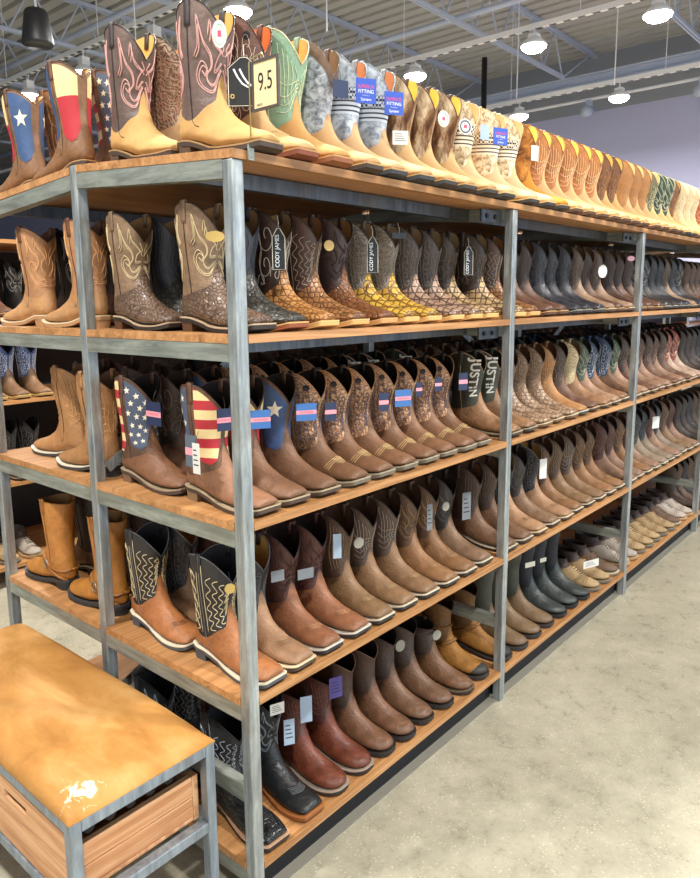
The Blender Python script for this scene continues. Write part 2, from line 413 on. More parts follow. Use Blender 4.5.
# wall mounted spot fixtures and thin hanging cables
for y, l in ((2.9, 'nearer the corner'), (5.0, 'behind the tan boots')):
    t = thing('wall_camera', 'small grey camera bracketed below the girder, ' + l, 'camera', (13.8, y, 5.2))
    mb = MB(); mb.box(-0.05, 0.05, -0.05, 0.05, 0.0, 0.16); link('bracket', mb.mesh('bracket', M_JOIST), t)
    mb = MB(); mb.tube([(-0.22, 0, -0.1), (0.06, 0, -0.02)], 0.10, 12); link('camera_body', mb.mesh('camera_body', M_JOIST, True), t)
mb = MB(); mb.tube([(10.6, 5.55, 0), (10.6, 5.55, 5.55)], 0.05, 8)
tag(link('black_pipe', mb.mesh('black_pipe', M_BLACK, True)), 'black vertical drop pipe standing behind the camouflage boots', 'pipe')
for i, (x, y, z0, l) in enumerate([(4.9, 4.1, 4.2, 'above the grey patterned boots'), (9.6, 4.4, 4.5, 'beside the black drop pipe'), (9.6, 2.9, 4.4, 'above the tan flame boots'), (4.3, 6.6, 3.8, 'beside the pendant speaker')]):
    mb = MB(); mb.tube([(x, y, z0), (x, y, ZC)], 0.008, 5)
    tag(link('hanging_wire', mb.mesh('hanging_wire', M_WHITE)), 'thin white wire hanging from the deck ' + l, 'wire')

# ------------------------------------------------------------------ shelving rack
ZB = [1.7725, 1.3900, 0.9663, 0.5377, 0.1006]   # undersides of the boards, top to bottom
TH = 0.0188
PX = [0.0, 1.22, 2.487, 3.759, 5.03]; PW = 0.032
YB, YC = 0.6147, 1.225
def top_z(y):
    if y <= YB: return ZB[0] + 0.0425 * max(0, y) / YB
    return ZB[0] + 0.0425 - 0.039 * (y - YB) / (YC - YB)
rack = thing('shelving_rack', 'long steel and wood shelving rack carrying five levels of boots', 'shelving rack')
def post(x, y, top):
    mb = MB(); mb.box(0, PW, 0, PW, 0, top)
    o = link('post', mb.mesh('post', M_STEEL), rack, (x, y, 0)); bevel(o, 0.003, 2)
    return o
for i, px in enumerate(PX):
    post(px, 0, ZB[0]); post(px, YB, ZB[0] + (0.062 if i == 0 else 0.036)); post(px, YC - 0.0, ZB[0] - 0.001)
BH = 0.040
def board(name, x0, x1, y0, y1, z0a, z0b, mat, th=TH):
    mb = MB()
    vs = [(x0, y0, z0a), (x1, y0, z0a), (x1, y1, z0b), (x0, y1, z0b), (x0, y0, z0a + th), (x1, y0, z0a + th), (x1, y1, z0b + th), (x0, y1, z0b + th)]
    mb.add(vs, [(3, 2, 1, 0), (4, 5, 6, 7), (0, 1, 5, 4), (1, 2, 6, 5), (2, 3, 7, 6), (3, 0, 4, 7)])
    return mb.mesh(name, mat)
for li, zb in enumerate(ZB):
    for b in range(len(PX) - 1):
        x0, x1 = PX[b], PX[b + 1]
        if li == 0:
            xa = x0 + (0 if b == 0 else PW / 2); xb = x1 + PW / 2 - 0.001
            link('shelf_board', board('shelf_board', xa, xb, -0.004, YB - 0.002, zb, top_z(YB), M_SHELF), rack)
            link('shelf_board', board('shelf_board', x0 + PW + 0.001, x1, YB - 0.001, YB + PW + 0.001, top_z(YB), top_z(YB + PW), M_SHELF), rack)  # added filler strip, stops lamp light leaking between the boards
            link('shelf_board', board('shelf_board', xa, xb, YB + PW + 0.002, YC + PW + 0.004, top_z(YB + PW), top_z(YC), M_SHELF), rack)
        else:
            xa, xb = (x0 + 0.001 if b == 0 else x0 + PW), x1
            # cut round the corner post: the board fills the bay between the posts
            mb = MB(); e = 0.0005
            mb.box(x0 + PW + e, x1 - e, 0, YB - 0.002, zb, zb + TH)
            if b == 0: mb.box(x0, x0 + PW + e, PW + e, YB - e, zb, zb + TH)
            link('shelf_board', mb.mesh('shelf_board', M_SHELF), rack)
            mb = MB(); mb.box(x0 + PW + e, x1 - e, YB - 0.001, YC + PW, zb, zb + TH)
            if b == 0: mb.box(x0, x0 + PW + e, YB + PW + e, YC - e, zb, zb + TH)
            link('shelf_board', mb.mesh('shelf_board', M_SHELF), rack)
        # recessed long beams under the boards
        for yy in (0.17, YC - 0.15):
            mb = MB(); zt = zb if li else top_z(yy) - 0.002
            mb.box(x0 + PW, x1, yy, yy + 0.025, zt - 0.036, zt - 0.0005); link('long_beam', mb.mesh('long_beam', M_STEELSHADE), rack)
    # end frames at each post pair
    for i, px in enumerate(PX):
        for ya, yb in ((PW, YB), (YB + PW, YC)):
            za, zc = (top_z(ya), top_z(yb)) if li == 0 else (zb, zb)
            mb = MB(); vs = []
            for (yy, zz) in ((ya, za), (yb, zc)):
                vs += [(px + 0.001, yy, zz - BH), (px + PW - 0.001, yy, zz - BH), (px + PW - 0.001, yy, zz - 0.0006), (px + 0.001, yy, zz - 0.0006)]
            mb.add(vs, [(0, 1, 2, 3), (7, 6, 5, 4), (0, 4, 5, 1), (1, 5, 6, 2), (2, 6, 7, 3), (3, 7, 4, 0)])
            o = link('end_beam', mb.mesh('end_beam', M_BEAM), rack)
for px in PX:   # lower rails of the end frames, gussets with bolts
    mb = MB(); mb.box(px + 0.001, px + PW - 0.001, PW, YB, 0.285, 0.325); link('lower_rail', mb.mesh('lower_rail', M_BEAM), rack)
for li, zb in enumerate(ZB[:2]):
    for px in PX[1:4]:
        mb = MB(); mb.box(px - 0.13, px, 0.045, 0.052, zb - 0.045, zb - 0.006)
        o = link('gusset', mb.mesh('gusset', M_STEELSHADE), rack)
        mb = MB()
        for bx in (-0.10, -0.045): mb.tube([(px + bx, 0.045, zb - 0.026), (px + bx, 0.039, zb - 0.026)], 0.008, 8)
        link('bolt', mb.mesh('bolt', M_BLACK), o)
# diagonal straps between the two sides
for x0, z0, x1, z1 in ((0.04, 1.02, 1.21, 1.70), (1.26, 1.70, 2.47, 1.02), (0.04, 0.35, 1.21, 0.9), (2.5, 1.02, 3.74, 1.70)):
    mb = MB(); mb.bar((x0, YB + 0.004, z0), (x1, YB + 0.004, z1), 0.004, 0.030); link('brace', mb.mesh('brace', M_STEEL), rack)
for b in range(4):
    mb = MB(); mb.box(PX[b] + PW, PX[b + 1], 0.045, 0.06, 0.0, 0.0995); link('kick_board', mb.mesh('kick_board', M_DARK), rack)
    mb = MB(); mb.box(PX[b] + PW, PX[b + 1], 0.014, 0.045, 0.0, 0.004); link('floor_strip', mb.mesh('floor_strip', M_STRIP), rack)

# ------------------------------------------------------------------ boots
BL = 0.285      # boot length
def lerp(a, b, t): return a + (b - a) * t
def interp(tab, x):
    if x <= tab[0][0]: return tab[0][1]
    for (a, fa), (b, fb) in zip(tab, tab[1:]):
        if x <= b and b > a: return lerp(fa, fb, (x - a) / (b - a))
    return tab[-1][1]
TOES = {
 'square': [(0, 0.012), (0.006, 0.022), (0.03, 0.031), (0.08, 0.030), (0.12, 0.031), (0.16, 0.040), (0.20, 0.0475), (0.23, 0.048), (0.255, 0.044), (0.272, 0.039), (0.281, 0.035), (0.285, 0.030)],
 'round': [(0, 0.012), (0.006, 0.022), (0.03, 0.033), (0.08, 0.032), (0.12, 0.034), (0.16, 0.043), (0.20, 0.049), (0.23, 0.048), (0.25, 0.043), (0.268, 0.034), (0.278, 0.024), (0.285, 0.012)],
 'snip': [(0, 0.012), (0.006, 0.022), (0.03, 0.030), (0.08, 0.028), (0.12, 0.030), (0.16, 0.040), (0.19, 0.046), (0.22, 0.043), (0.25, 0.034), (0.27, 0.026), (0.280, 0.021), (0.285, 0.017)]}
class Shape:
    def __init__(s, H=0.30, dip=0.055, toe='square', heel=0.034, low=False, bulk=1.0, nu=36):
        s.H, s.dip, s.toe, s.heel, s.low = H, dip, toe, heel, low; s.nu = nu
        h = heel
        s.zs = [(0, h + 0.001), (0.055, h), (0.09, lerp(0.012, h, 0.66)), (0.13, lerp(0.012, h, 0.18)), (0.17, 0.0125), (0.22, 0.012), (0.25, 0.014), (0.27, 0.018), (0.285, 0.022), (0.30, 0.025)]
        dz = (H - 0.17) / 3
        if low:
            top = H
            rows = [((0.118, top), (0.004, top + 0.008), .034), ((0.122, top - .012), (0.003, top - .008), .036), ((0.128, top - .02), (0.003, top - .022), .036),
                    ((0.135, top - .027), (0.002, top - .036), .036), ((0.145, top - .033), (0.001, 0.055), .037), ((0.158, 0.074), (0.001, 0.042), .037)]
        else:
            k = bulk
            rows = [((0.150 * k, H), (0.000, H), .0525 * k), ((0.146 * k, .17 + 2 * dz), (0.001, .17 + 2 * dz), .051 * k), ((0.138 * k, .17 + dz), (0.007, .17 + dz), .048 * k),
                    ((0.128, .17), (0.013, .162), .042), ((0.131, .137), (0.011, .118), .038), ((0.143, .112), (0.004, .080), .0365)]
        zb = lambda x: interp(s.zs, x) + 0.0008
        rows += [((0.158, .093), (0.000, zb(0) + .006), .036), ((0.175, .079), (0.035, zb(.035)), .036), ((0.193, .069), (0.085, zb(.085)), .040),
                 ((0.212, .060), (0.14, zb(.14)), .046), ((0.232, .053), (0.19, zb(.19)), .048), ((0.250, .048), (0.225, zb(.225)), None),
                 ((0.267, .044), (0.252, zb(.252)), None), ((0.279, .039), (0.272, zb(.272)), None), ((0.285, .032), (0.282, zb(.282) + .002), None)]
        out = []
        for i, (F, B, wd) in enumerate(rows):
            if wd is None or i >= 9: wd = interp(TOES[toe], (F[0] + B[0]) / 2) - 0.001
            if toe != 'square' and i == len(rows) - 1: wd *= 0.8
            out.append((F[0], F[1], B[0], B[1], wd))
        s.rows = out; s.NR = len(out) - 1
    def row(s, t):
        t = max(0, min(s.NR - 1e-6, t)); i = int(t); f = t - i
        p = [s.rows[max(0, min(s.NR, i + k))] for k in (-1, 0, 1, 2)]
        r_ = []
        for a, b, c, d in zip(*p):
            r_.append(0.5 * (2 * b + (c - a) * f + (2 * a - 5 * b + 4 * c - d) * f * f + (3 * b - a - 3 * c + d) * f ** 3))
        return r_
    def P(s, phi, t, off=0.0):
        fx, fz, bx, bz, wd = s.row(t)
        cx, cz = (fx + bx) / 2, (fz + bz) / 2; ax, az = (fx - bx) / 2, (fz - bz) / 2
        la = math.hypot(ax, az) + 1e-9; k = 1 + off / la
        foot = max(0, min(1, (t - 6) / 3))
        c, sn = math.cos(phi), math.sin(phi)
        e = lerp(1.0, 0.82, foot)
        cc = math.copysign(abs(c) ** e, c); ss = math.copysign(abs(sn) ** lerp(0.95, 0.78, foot), sn)
        wid = (wd + off) * (1 - 0.30 * foot * max(0, c + 0.25))
        return Vector((cx + ax * k * cc, ss * wid, cz + az * k * cc))
    def t0(s, phi):
        """where the scalloped top line sits"""
        a = abs(math.atan2(math.sin(phi), math.cos(phi)))
        if s.low: return 0
        d = 0
        d = s.dip * (1.25 if a < math.pi / 2 else 0.8) * (1 - math.sin(a)) ** 0.9
        return d / ((s.H - 0.17) / 3)
    def vb(s, phi, style=0):
        a = abs(math.atan2(math.sin(phi), math.cos(phi)))
        if s.low: return 1.0 + 0.0 * a
        if style == 1:   # deep scallop
            return 5.35 - 2.7 * math.exp(-(a / 0.38) ** 2) - 1.4 * math.exp(-((math.pi - a) / 0.7) ** 2) + 0.3 * math.cos(4 * a)
        if style == 2:   # low lobed edge with a narrow tongue
            return 5.7 - 2.2 * math.exp(-(a / 0.34) ** 2) - 1.6 * math.exp(-((math.pi - a) / 0.7) ** 2)
        return 5.15 - 1.7 * math.exp(-(a / 0.45) ** 2) - 1.0 * math.exp(-((math.pi - a) / 0.7) ** 2)
    # --- meshes
    def surf(s, ta, tb, n, off, closed_end=False, u0=0, u1=2 * math.pi, full=True):
        nu = s.nu; rows = []
        for j in range(n + 1):
            r_ = []
            for i in range(nu if full else nu + 1):
                phi = u0 + (u1 - u0) * i / nu
                a, b = (ta(phi) if callable(ta) else ta), (tb(phi) if callable(tb) else tb)
                r_.append(s.P(phi, lerp(a, b, j / n), off))
            rows.append(r_)
        mb = MB(); mb.grid([q[::-1] for q in rows], full)
        if closed_end:
            o = len(mb.v) - len(rows[-1]); mb.f.append(tuple(o + k for k in range(len(rows[-1])))); mb.mi.append(0)
        return mb
    def sole(s, ext, ztop, th, x0=0.0, x1=0.285):
        mb = MB(); xs = []
        n = 30
        for i in range(n + 1):
            xs.append(lerp(x0, x1, 0.5 - 0.5 * math.cos(math.pi * i / n)))
        L_ = []
        for x in xs:
            hw = interp(TOES[s.toe], x) + ext * (0.6 if x < 0.12 else 1)
            z = interp(s.zs, x) + ztop
            X = x - (ext * 0.5 if x < 0.01 else 0) + (ext if x > 0.27 else ext * max(0, (x - 0.2) / 0.07))
            L_.append((X, hw, z))
        up_ = [(X, h, z) for X, h, z in L_] + [(X, -h, z) for X, h, z in L_[::-1]]
        lo = [(X, y, z - th) for X, y, z in up_]
        m_ = len(up_); mb.v = up_ + lo
        for i in range(m_):
            j = (i + 1) % m_; mb.f.append((i, m_ + i, m_ + j, j))
        h = len(L_)
        for i in range(h - 1):
            mb.f.append((i, i + 1, m_ - 2 - i, m_ - 1 - i)); mb.f.append((m_ + i, m_ + m_ - 1 - i, m_ + m_ - 2 - i, m_ + i + 1))
        mb.mi = [0] * len(mb.f); return mb
    def heelblock(s):
        mb = MB(); ring = []
        for i in range(17):
            a = math.pi / 2 + math.pi * i / 16
            ring.append((0.030 + 0.030 * math.cos(a), 0.0315 * math.sin(a)))
        ring.append((0.060, -0.031)); ring.insert(0, (0.060, 0.031))
        zt = s.heel - 0.010
        rows = []
        for z, k in ((0, 0.93), (zt, 1.0)): rows.append([(0.032 + (x - 0.032) * k, y * k, z) for x, y in ring])
        mb.grid(rows, True); n = len(ring); mb.f += [tuple(range(n))[::-1], tuple(n + k for k in range(n))]; mb.mi += [0, 0]
        return mb
    def topline(s, r=0.0016):
        mb = MB(); n = 48
        mb.tube([s.P(2 * math.pi * i / n, s.t0(2 * math.pi * i / n), 0.0003) for i in range(n)], r, 5, closed=True)
        if not s.low:
            for sg in (1, -1):
                ph = sg * math.pi / 2
                mb.tube([s.P(ph, lerp(0, s.vb(ph) + 1.6, j / 14), 0.0008) for j in range(15)], 0.0013, 5)
        return mb
    def strap(s, sg):
        """pull strap: runs up the outside, loops over the top line and down inside"""
        ph0 = sg * math.pi / 2; pts = []
        for j in range(7): pts.append((lerp(1.05, 0, j / 6), 0.0022))
        loop = [(0, 0.0022)]
        rows = []
        for da in (-0.12, 0.12):
            col = [s.P(ph0 + da, t, of) for t, of in pts]
            base = s.P(ph0 + da, 0, 0.0022); inn = s.P(ph0 + da, 0, -0.006)
            col += [base + Vector((0, 0, 0.004)), (base + inn) / 2 + Vector((0, 0, 0.007)), inn + Vector((0, 0, 0.004)), inn]
            col += [s.P(ph0 + da, t, -0.006) for t in (0.3, 0.7)]
            rows.append(col)
        mb = MB(); mb.grid(rows)
        return mb

def solidify(me, th):   # gives thin sheets a real thickness
    import bmesh
    bm = bmesh.new(); bm.from_mesh(me); bmesh.ops.recalc_face_normals(bm, faces=bm.faces)
    bmesh.ops.solidify(bm, geom=bm.faces[:], thickness=th); bm.to_mesh(me); bm.free(); return me

def catmull(pts, n=5):
    out = []
    for i in range(len(pts) - 1):
        p = [pts[max(0, min(len(pts) - 1, i + k))] for k in (-1, 0, 1, 2)]
        for j in range(n):
            f = j / n
            out.append(tuple(0.5 * (2 * b + (c - a) * f + (2 * a - 5 * b + 4 * c - d) * f * f + (3 * b - a - 3 * c + d) * f ** 3) for a, b, c, d in zip(*p)))
    out.append(pts[-1]); return out
def spiral(cx, cy, r, turns, start, n=18, sx=1.0):
    return [(cx + sx * r * (1 - 0.85 * i / n) * math.cos(start + turns * 2 * math.pi * i / n) * 3.6,
             cy + r * (1 - 0.85 * i / n) * math.sin(start + turns * 2 * math.pi * i / n) / 22) for i in range(n + 1)]
# stitch patterns: polylines of (degrees from the panel's middle, height 0..1 between vamp and top line)
def scale_about(pts, k, cx, cy): return [(cx + (x - cx) * k, cy + (y - cy) * k) for x, y in pts]
FL = [(2, .06), (14, .10), (34, .18), (52, .32), (58, .46), (48, .56), (36, .52), (40, .44), (46, .48)]
FL2 = [(4, .16), (18, .22), (32, .32), (36, .44), (26, .54), (30, .66), (46, .74), (60, .92), (56, .70), (64, .60)]
FL3 = [(3, .30), (12, .36), (20, .46), (16, .58), (8, .66), (16, .76), (30, .84), (36, .96), (38, .80)]
FL4 = [(2, .52), (6, .62), (3, .74), (10, .88)]
PATS = {
 'flame': [FL, FL2, FL3, FL4, scale_about(FL, .82, 30, .36), scale_about(FL2, .84, 36, .52), scale_about(FL3, .8, 16, .6)],
 'scroll': [spiral(24, .22, 5, 1.3, 0), spiral(50, .42, 5, 1.3, 2, sx=-1), spiral(20, .60, 5, 1.4, 1), spiral(48, .78, 5, 1.2, 3, sx=-1), [(3, .08), (10, .3), (5, .5), (12, .72), (6, .9)], [(60, .15), (66, .4), (60, .6), (68, .9)], spiral(66, .22, 3, 1, 0)],
 'feather': [[(4 + 10 * k, .10 + .08 * k), (10 + 9 * k, .40 + .07 * k), (6 + 12 * k, .62 + .06 * k), (16 + 10 * k, .84 + .02 * k)] for k in range(5)] +
            [[(2, .12 + .13 * k), (20, .2 + .13 * k), (40, .18 + .13 * k), (56, .26 + .12 * k)] for k in range(4)],
 'lines': [[(8 + 9 * k, .22 - .01 * k), (12 + 9 * k, .5), (8 + 9 * k, .74), (16 + 8 * k, .94)] for k in range(6)],
 'dense': [spiral(14 + 26 * (k % 3), .10 + .14 * (k // 3) + (.05 if k % 3 == 1 else 0), 3.4, 1.2, k, n=14, sx=(-1) ** k) for k in range(18)],
 'zig': [[(12 + 15 * k + (6 if j_ % 2 else -5), .04 + .082 * j_ - .012 * k) for j_ in range(11)] for k in range(4)] + [[(70, .05), (68, .4), (72, .92)], [(6, .3), (14, .5), (6, .7), (12, .9)]],
}
def stitch_mesh(s, pat, r=0.00095, style=0, cen=0):
    mb = MB()
    for pl in PATS[pat]:
        pl = catmull(pl, 4)
        if True:
            for sg in (1, -1):
                pts = []
                for a, h in pl:
                    a = a * 1.16
                    ph = cen + sg * R(a); ta = s.vb(ph, style); tt = s.t0(ph) + 0.15
                    pts.append(s.P(ph, lerp(ta - 0.1, tt, max(0, min(1, h))), 0.0009))
                mb.tube(pts, r, 4)
    return mb
def star_patch(mb, s, ph, t, r, off=0.0018, mi=0, rot=0):
    """small five pointed star applied to the shaft"""
    rows = s.rows; Hs = (s.H - 0.17) / 3
    c = s.P(ph, t, off); pts = []
    for k in range(10):
        a = math.pi / 2 + math.pi * k / 5 + rot; rr = r if k % 2 == 0 else r * 0.42
        pts.append(s.P(ph + rr * math.cos(a) / 0.062, t - rr * math.sin(a) / Hs, off))
    o = len(mb.v); mb.v += [tuple(c)] + [tuple(p) for p in pts]
    for k in range(10): mb.f.append((o, o + 1 + k, o + 1 + (k + 1) % 10)); mb.mi.append(mi)

_shape_meshes = {}
def base_meshes(key, s, style):
    k = (key, style)
    if k in _shape_meshes: return _shape_meshes[k]
    d = {}
    vb = lambda ph: s.vb(ph, style)
    if s.low:
        d['upper'] = s.surf(lambda p: s.t0(p), s.NR, 24, 0.0, True)
    else:
        d['vamp'] = s.surf(vb, s.NR, 24, 0.0014, True)
        d['shaft'] = s.surf(lambda p: s.t0(p), lambda p: vb(p) + 0.3, 14, 0.0)
    d['lining'] = s.surf(lambda p: s.t0(p), (3.0 if s.low else 4.5), 8, -0.0028)
    d['welt'] = s.sole(0.0042, 0.001, 0.0035)
    d['outsole'] = s.sole(0.0036, -0.0025, 0.0095)
    d['heel'] = s.heelblock()
    d['piping'] = s.topline()
    if not s.low:
        d['pull_strap'] = s.strap(-1); d['pull_strap.b'] = s.strap(1)
    _shape_meshes[k] = d; return d
SH = {
 'western': Shape(0.298, 0.058, 'square', 0.034),
 'tall': Shape(0.318, 0.062, 'square', 0.036),
 'snip': Shape(0.30, 0.055, 'snip', 0.040),
 'roper': Shape(0.255, 0.030, 'round', 0.026, bulk=0.93),
 'wellington': Shape(0.30, 0.006, 'round', 0.024, bulk=0.92),
 'harness': Shape(0.295, 0.012, 'round', 0.032, bulk=0.95),
 'squarework': Shape(0.27, 0.040, 'square', 0.028),
 'shoe': Shape(0.118, 0.0, 'round', 0.020, low=True),
 'ankle': Shape(0.20, 0.008, 'round', 0.022, bulk=0.85),
}
STY = {}
def style(name, shape, foot, shaft, lining='c9a36b', welt='b9a47c', sole='3a2a20', heel=None, pipe='2a2019', strap=None, stitch=None, stitch_col='e8dcc0', cut=0,
          obj='cowboy_boot', cat='boot', look='', extra=None, stitch_r=0.00095):
    """builds one boot of a kind far below nothing: an Empty with its parts, used as the source of the copies"""
    s = SH[shape]; d = base_meshes(shape, s, cut)
    M = lambda x: x if not isinstance(x, str) else leather(x)
    parts = []
    fm, sm = M(foot), M(shaft)
    mats = dict(vamp=fm, upper=fm, shaft=sm, lining=suede(lining), welt=plain('welt_' + welt, welt, 0.6), outsole=plain('sole_' + sole, sole, 0.6),
                heel=plain('heel_' + (heel or sole), heel or sole, 0.55), piping=M(pipe), pull_strap=M(strap) if strap else sm)
    for pn, mb in d.items():
        nm = pn.split('.')[0]
        me = mb.mesh(nm, mats[nm], nm not in ('welt', 'outsole', 'heel'))
        if nm == 'pull_strap': solidify(me, 0.0012)
        parts.append((nm, me, []))
    if stitch:
        tm = plain('thread_' + stitch_col, stitch_col, 0.6)
        for cen in (0, math.pi): parts.append(('stitching', stitch_mesh(s, stitch, stitch_r, cut, cen).mesh('stitching', tm, True), []))
    if extra: parts += extra(s)
    STY[name] = dict(parts=parts, obj=obj, cat=cat, look=look, used=False, n=0); return name
def boot(sty, x, ytoe, z, face=-1, label='', group=None, jit=True, pitch=0.0, rz=0.0, slim=False):
    """places one boot: face -1 points its toe to -Y, +1 to +Y"""
    S = STY[sty]
    j = random.uniform(-1, 1) if jit else 0
    rot = face * math.pi / 2 + R(2.2) * j + rz
    dirv = Vector((math.cos(rot), math.sin(rot)))
    heel = Vector((x, ytoe)) - Vector((0, face * BL))
    t = thing(S['obj'], label, S['cat'], (heel.x - 0.0 - dirv.x * 0.0, heel.y, z), (0, pitch, rot), group)
    t.location.x = x - dirv.x * BL * 0.5
    for nm, me, subs in S['parts']:
        if slim and nm in ('lining_x',): continue
        o = link(nm, me, t)
        for n2, m2 in subs: link(n2, m2, o)
    return t

# --- extras
def ex_tooled_hole(s):
    mb = MB()
    for cen in (R(48), -R(48)):
        c = s.P(cen, 0.95, 0.0016); n = 14
        pts = [s.P(cen + 0.0085 * math.cos(2 * math.pi * k / n) / 0.058, 0.95 - 0.0085 * math.sin(2 * math.pi * k / n) / ((s.H - .17) / 3), 0.0016) for k in range(n)]
        o = len(mb.v); mb.v += [tuple(c)] + [tuple(p) for p in pts]
        for k in range(n): mb.f.append((o, o + 1 + k, o + 1 + (k + 1) % n)); mb.mi.append(0)
    vs = MB()
    for q in range(3):   # stitched saddle across the vamp
        pts = [s.P(R(a), 8.0 + 0.25 * q + 1.1 * abs(a / 90) ** 1.2, 0.0022) for a in range(-84, 85, 8)]
        vs.tube(pts, 0.0009, 4)
    for q in range(4):
        pts = [s.P(R(a), 8.6 + 0.28 * q - 0.9 * abs(a / 60), 0.0022) for a in range(-30, 31, 6)]
        vs.tube(pts, 0.0009, 4)
    return [('pull_hole', mb.mesh('pull_hole', M_BLACK), []), ('vamp_stitching', vs.mesh('vamp_stitching', plain('thread_sand', 'c9ab74', 0.6), True), [])]
def ex_vamp_stitch(col='cbb189', n=5):
    def f(s):
        vs = MB()
        for q in range(n):
            pts = [s.P(R(a), 9.3 + 0.22 * q - 0.5 * abs(a / 60), 0.0019) for a in range(-42, 43, 7)]
            vs.tube(pts, 0.0008, 4)
        return [('vamp_stitching', vs.mesh('vamp_stitching', plain('thread_' + col, col, 0.6), True), [])]
    return f
def panel(s, a0, a1, h0, h1, off=0.0012, n=12, m_=12, round_=True):
    """inlaid panel on the shaft between two angles; heights are 0 at the vamp and 1 at the top line"""
    rows = []
    for j in range(m_ + 1):
        h = lerp(h0, h1, j / m_); r_ = []
        k = 1.0
        if round_ and h < h0 + 0.18: k = math.sqrt(max(0.02, 1 - ((h0 + 0.18 - h) / 0.18) ** 2)) * 0.75 + 0.25
        mid = (a0 + a1) / 2
        for i in range(n + 1):
            a = lerp(mid + (a0 - mid) * k, mid + (a1 - mid) * k, i / n); ph = R(a)
            r_.append(s.P(ph, lerp(s.vb(ph) - 0.05, s.t0(ph) + 0.22, h), off))
        rows.append(r_)
    mb = MB(); mb.grid(rows); return mb
CREAM, RED, NAVY, FBLUE = 'efd49c', 'b8303a', '4e5970', '3c5680'
def ex_flag(front, back):
    def mk(kind, s, a0, a1):
        if kind == 'stripes': return ('flag_panel', panel(s, a0, a1, 0.0, 1).mesh('flag_panel', stripes(RED, CREAM, 42), True), [])
        if kind == 'band': return ('flag_panel', panel(s, a0, a1, 0.0, 1).mesh('flag_panel', two_tone_z(CREAM, RED, 0.205), True), [])
        col = NAVY if kind == 'stars' else FBLUE
        p = panel(s, a0, a1, 0.0, 1).mesh('flag_panel', leather(col, 0.5, 0.15), True)
        st = MB()
        if kind == 'stars':
            for j in range(6):
                for i in range(3):
                    a = lerp(a0, a1, (i + (0.3 if j % 2 else 0.68)) / 3.0)
                    if i == 2 and j % 2 == 0: continue
                    ph = R(a); h = 0.14 + j * 0.15
                    t = lerp(s.vb(ph) - 0.1, s.t0(ph) + 0.2, h)
                    star_patch(st, s, ph, t, 0.0098, 0.0024, 0, random.uniform(-.2, .2))
        else: star_patch(st, s, R((a0 + a1) / 2), 2.0, 0.024, 0.0026)
        return ('flag_panel', p, [('star', st.mesh('star', plain('star_cream', 'eee6cf', 0.5)))])
    def f(s):
        return [mk(front, s, 8, 80), mk(front, s, -80, -8), mk(back, s, 100, 165), mk(back, s, -165, -100)]
    return f
def ex_letters(s):
    """white lettering down the shaft"""
    out = []
    me = text_mesh('JUSTIN', 0.046, plain('white_print', 'ece8dc', 0.6), 0.0, 1.05, 0.0012)
    # wrap the letters on the shaft: text x runs down the shaft, text y towards the front
    for v in me.vertices:
        lx, ly = v.co.x, v.co.y
        ph = -R(42) + ly / 0.056; t = 2.25 + lx / ((s.H - .17) / 3)
        v.co = s.P(ph, t, 0.0022)
    me.update()
    out.append(('lettering', me, []))
    return out
def ex_harness(s):
    mb = MB(); mt = MB()
    for q, (ta, tb) in enumerate(((5.4, 6.6), (6.2, 5.2))):
        pts = [s.P(R(a), lerp(ta, tb, abs(a) / 180), 0.003) for a in range(-180, 181, 12)]
        mb.tube(pts, 0.0055, 6)
    for a in (-75, 75):
        c = s.P(R(a), 5.9, 0.006)
        mt.tube([c + Vector((0.014 * math.cos(k * math.pi / 6), 0, 0.014 * math.sin(k * math.pi / 6))) for k in range(12)], 0.0022, 6, closed=True)
    for k in range(9):
        c = s.P(R(-150 + 15 * k), 6.1, 0.008); mt.tube([c, c + Vector((0, -0.002, 0))], 0.0022, 6)
    return [('harness_strap', mb.mesh('harness_strap', leather('8e5a22'), True), []), ('buckle', mt.mesh('buckle', plain('nickel', 'b9b6ac', 0.3, 0.9), True), [])]
def ex_toecap(col='2c2a28'):
    def f(s):
        return [('toe_cap', s.surf(11.4, s.NR, 8, 0.0026, True).mesh('toe_cap', leather(col, 0.5), True), [])]
    return f
def ex_engineer(s):
    a = ex_toecap()(s)
    mb = MB(); mb.tube([s.P(R(q), 5.2 + 0.8 * abs(q) / 180, 0.0035) for q in range(-180, 181, 12)], 0.006, 6)
    mb.tube([s.P(R(q), 3.4, 0.003) for q in range(-180, 181, 12)], 0.004, 6)
    return a + [('ankle_strap', mb.mesh('ankle_strap', leather('7d5424'), True), [])]
def ex_gore(s):
    mb = MB()
    for sg in (1, -1):
        rows = [[s.P(sg * R(90 + a * lerp(1, .4, j / 8)), lerp(0.3, 4.6, j / 8), 0.0022) for a in (-22, -11, 0, 11, 22)] for j in range(9)]
        mb.grid(rows)
    return [('elastic_gore', mb.mesh('elastic_gore', plain('elastic', '2b2320', 0.9), True), [])]
def ex_collar(s):
    mb = MB()
    mb = s.surf(0.0, lambda ph: 3.6 + 1.6 * abs(math.sin(ph / 2)) ** 1.5, 6, 0.002)
    mb.tube([s.P(2 * math.pi * k / 30, 0, 0.001) for k in range(30)], 0.004, 6, closed=True)
    st = MB()
    for q in (0, 0.5): st.tube([s.P(R(a), 9.4 + q + 1.0 * abs(a / 90), 0.002) for a in range(-80, 81, 8)], 0.0013, 4)
    lc = MB()
    for k in range(4): lc.tube([s.P(R(a), 6.6 + 0.55 * k, 0.004) for a in (-22, -8, 8, 22)], 0.002, 5)
    return [('collar', mb.mesh('collar', leather('3a2c25', 0.6), True), []), ('toe_seam', st.mesh('toe_seam', plain('thread_tan', '6a4a2a', 0.6), True), []), ('laces', lc.mesh('laces', plain('lace_brown', '5a4430', 0.8), True), [])]
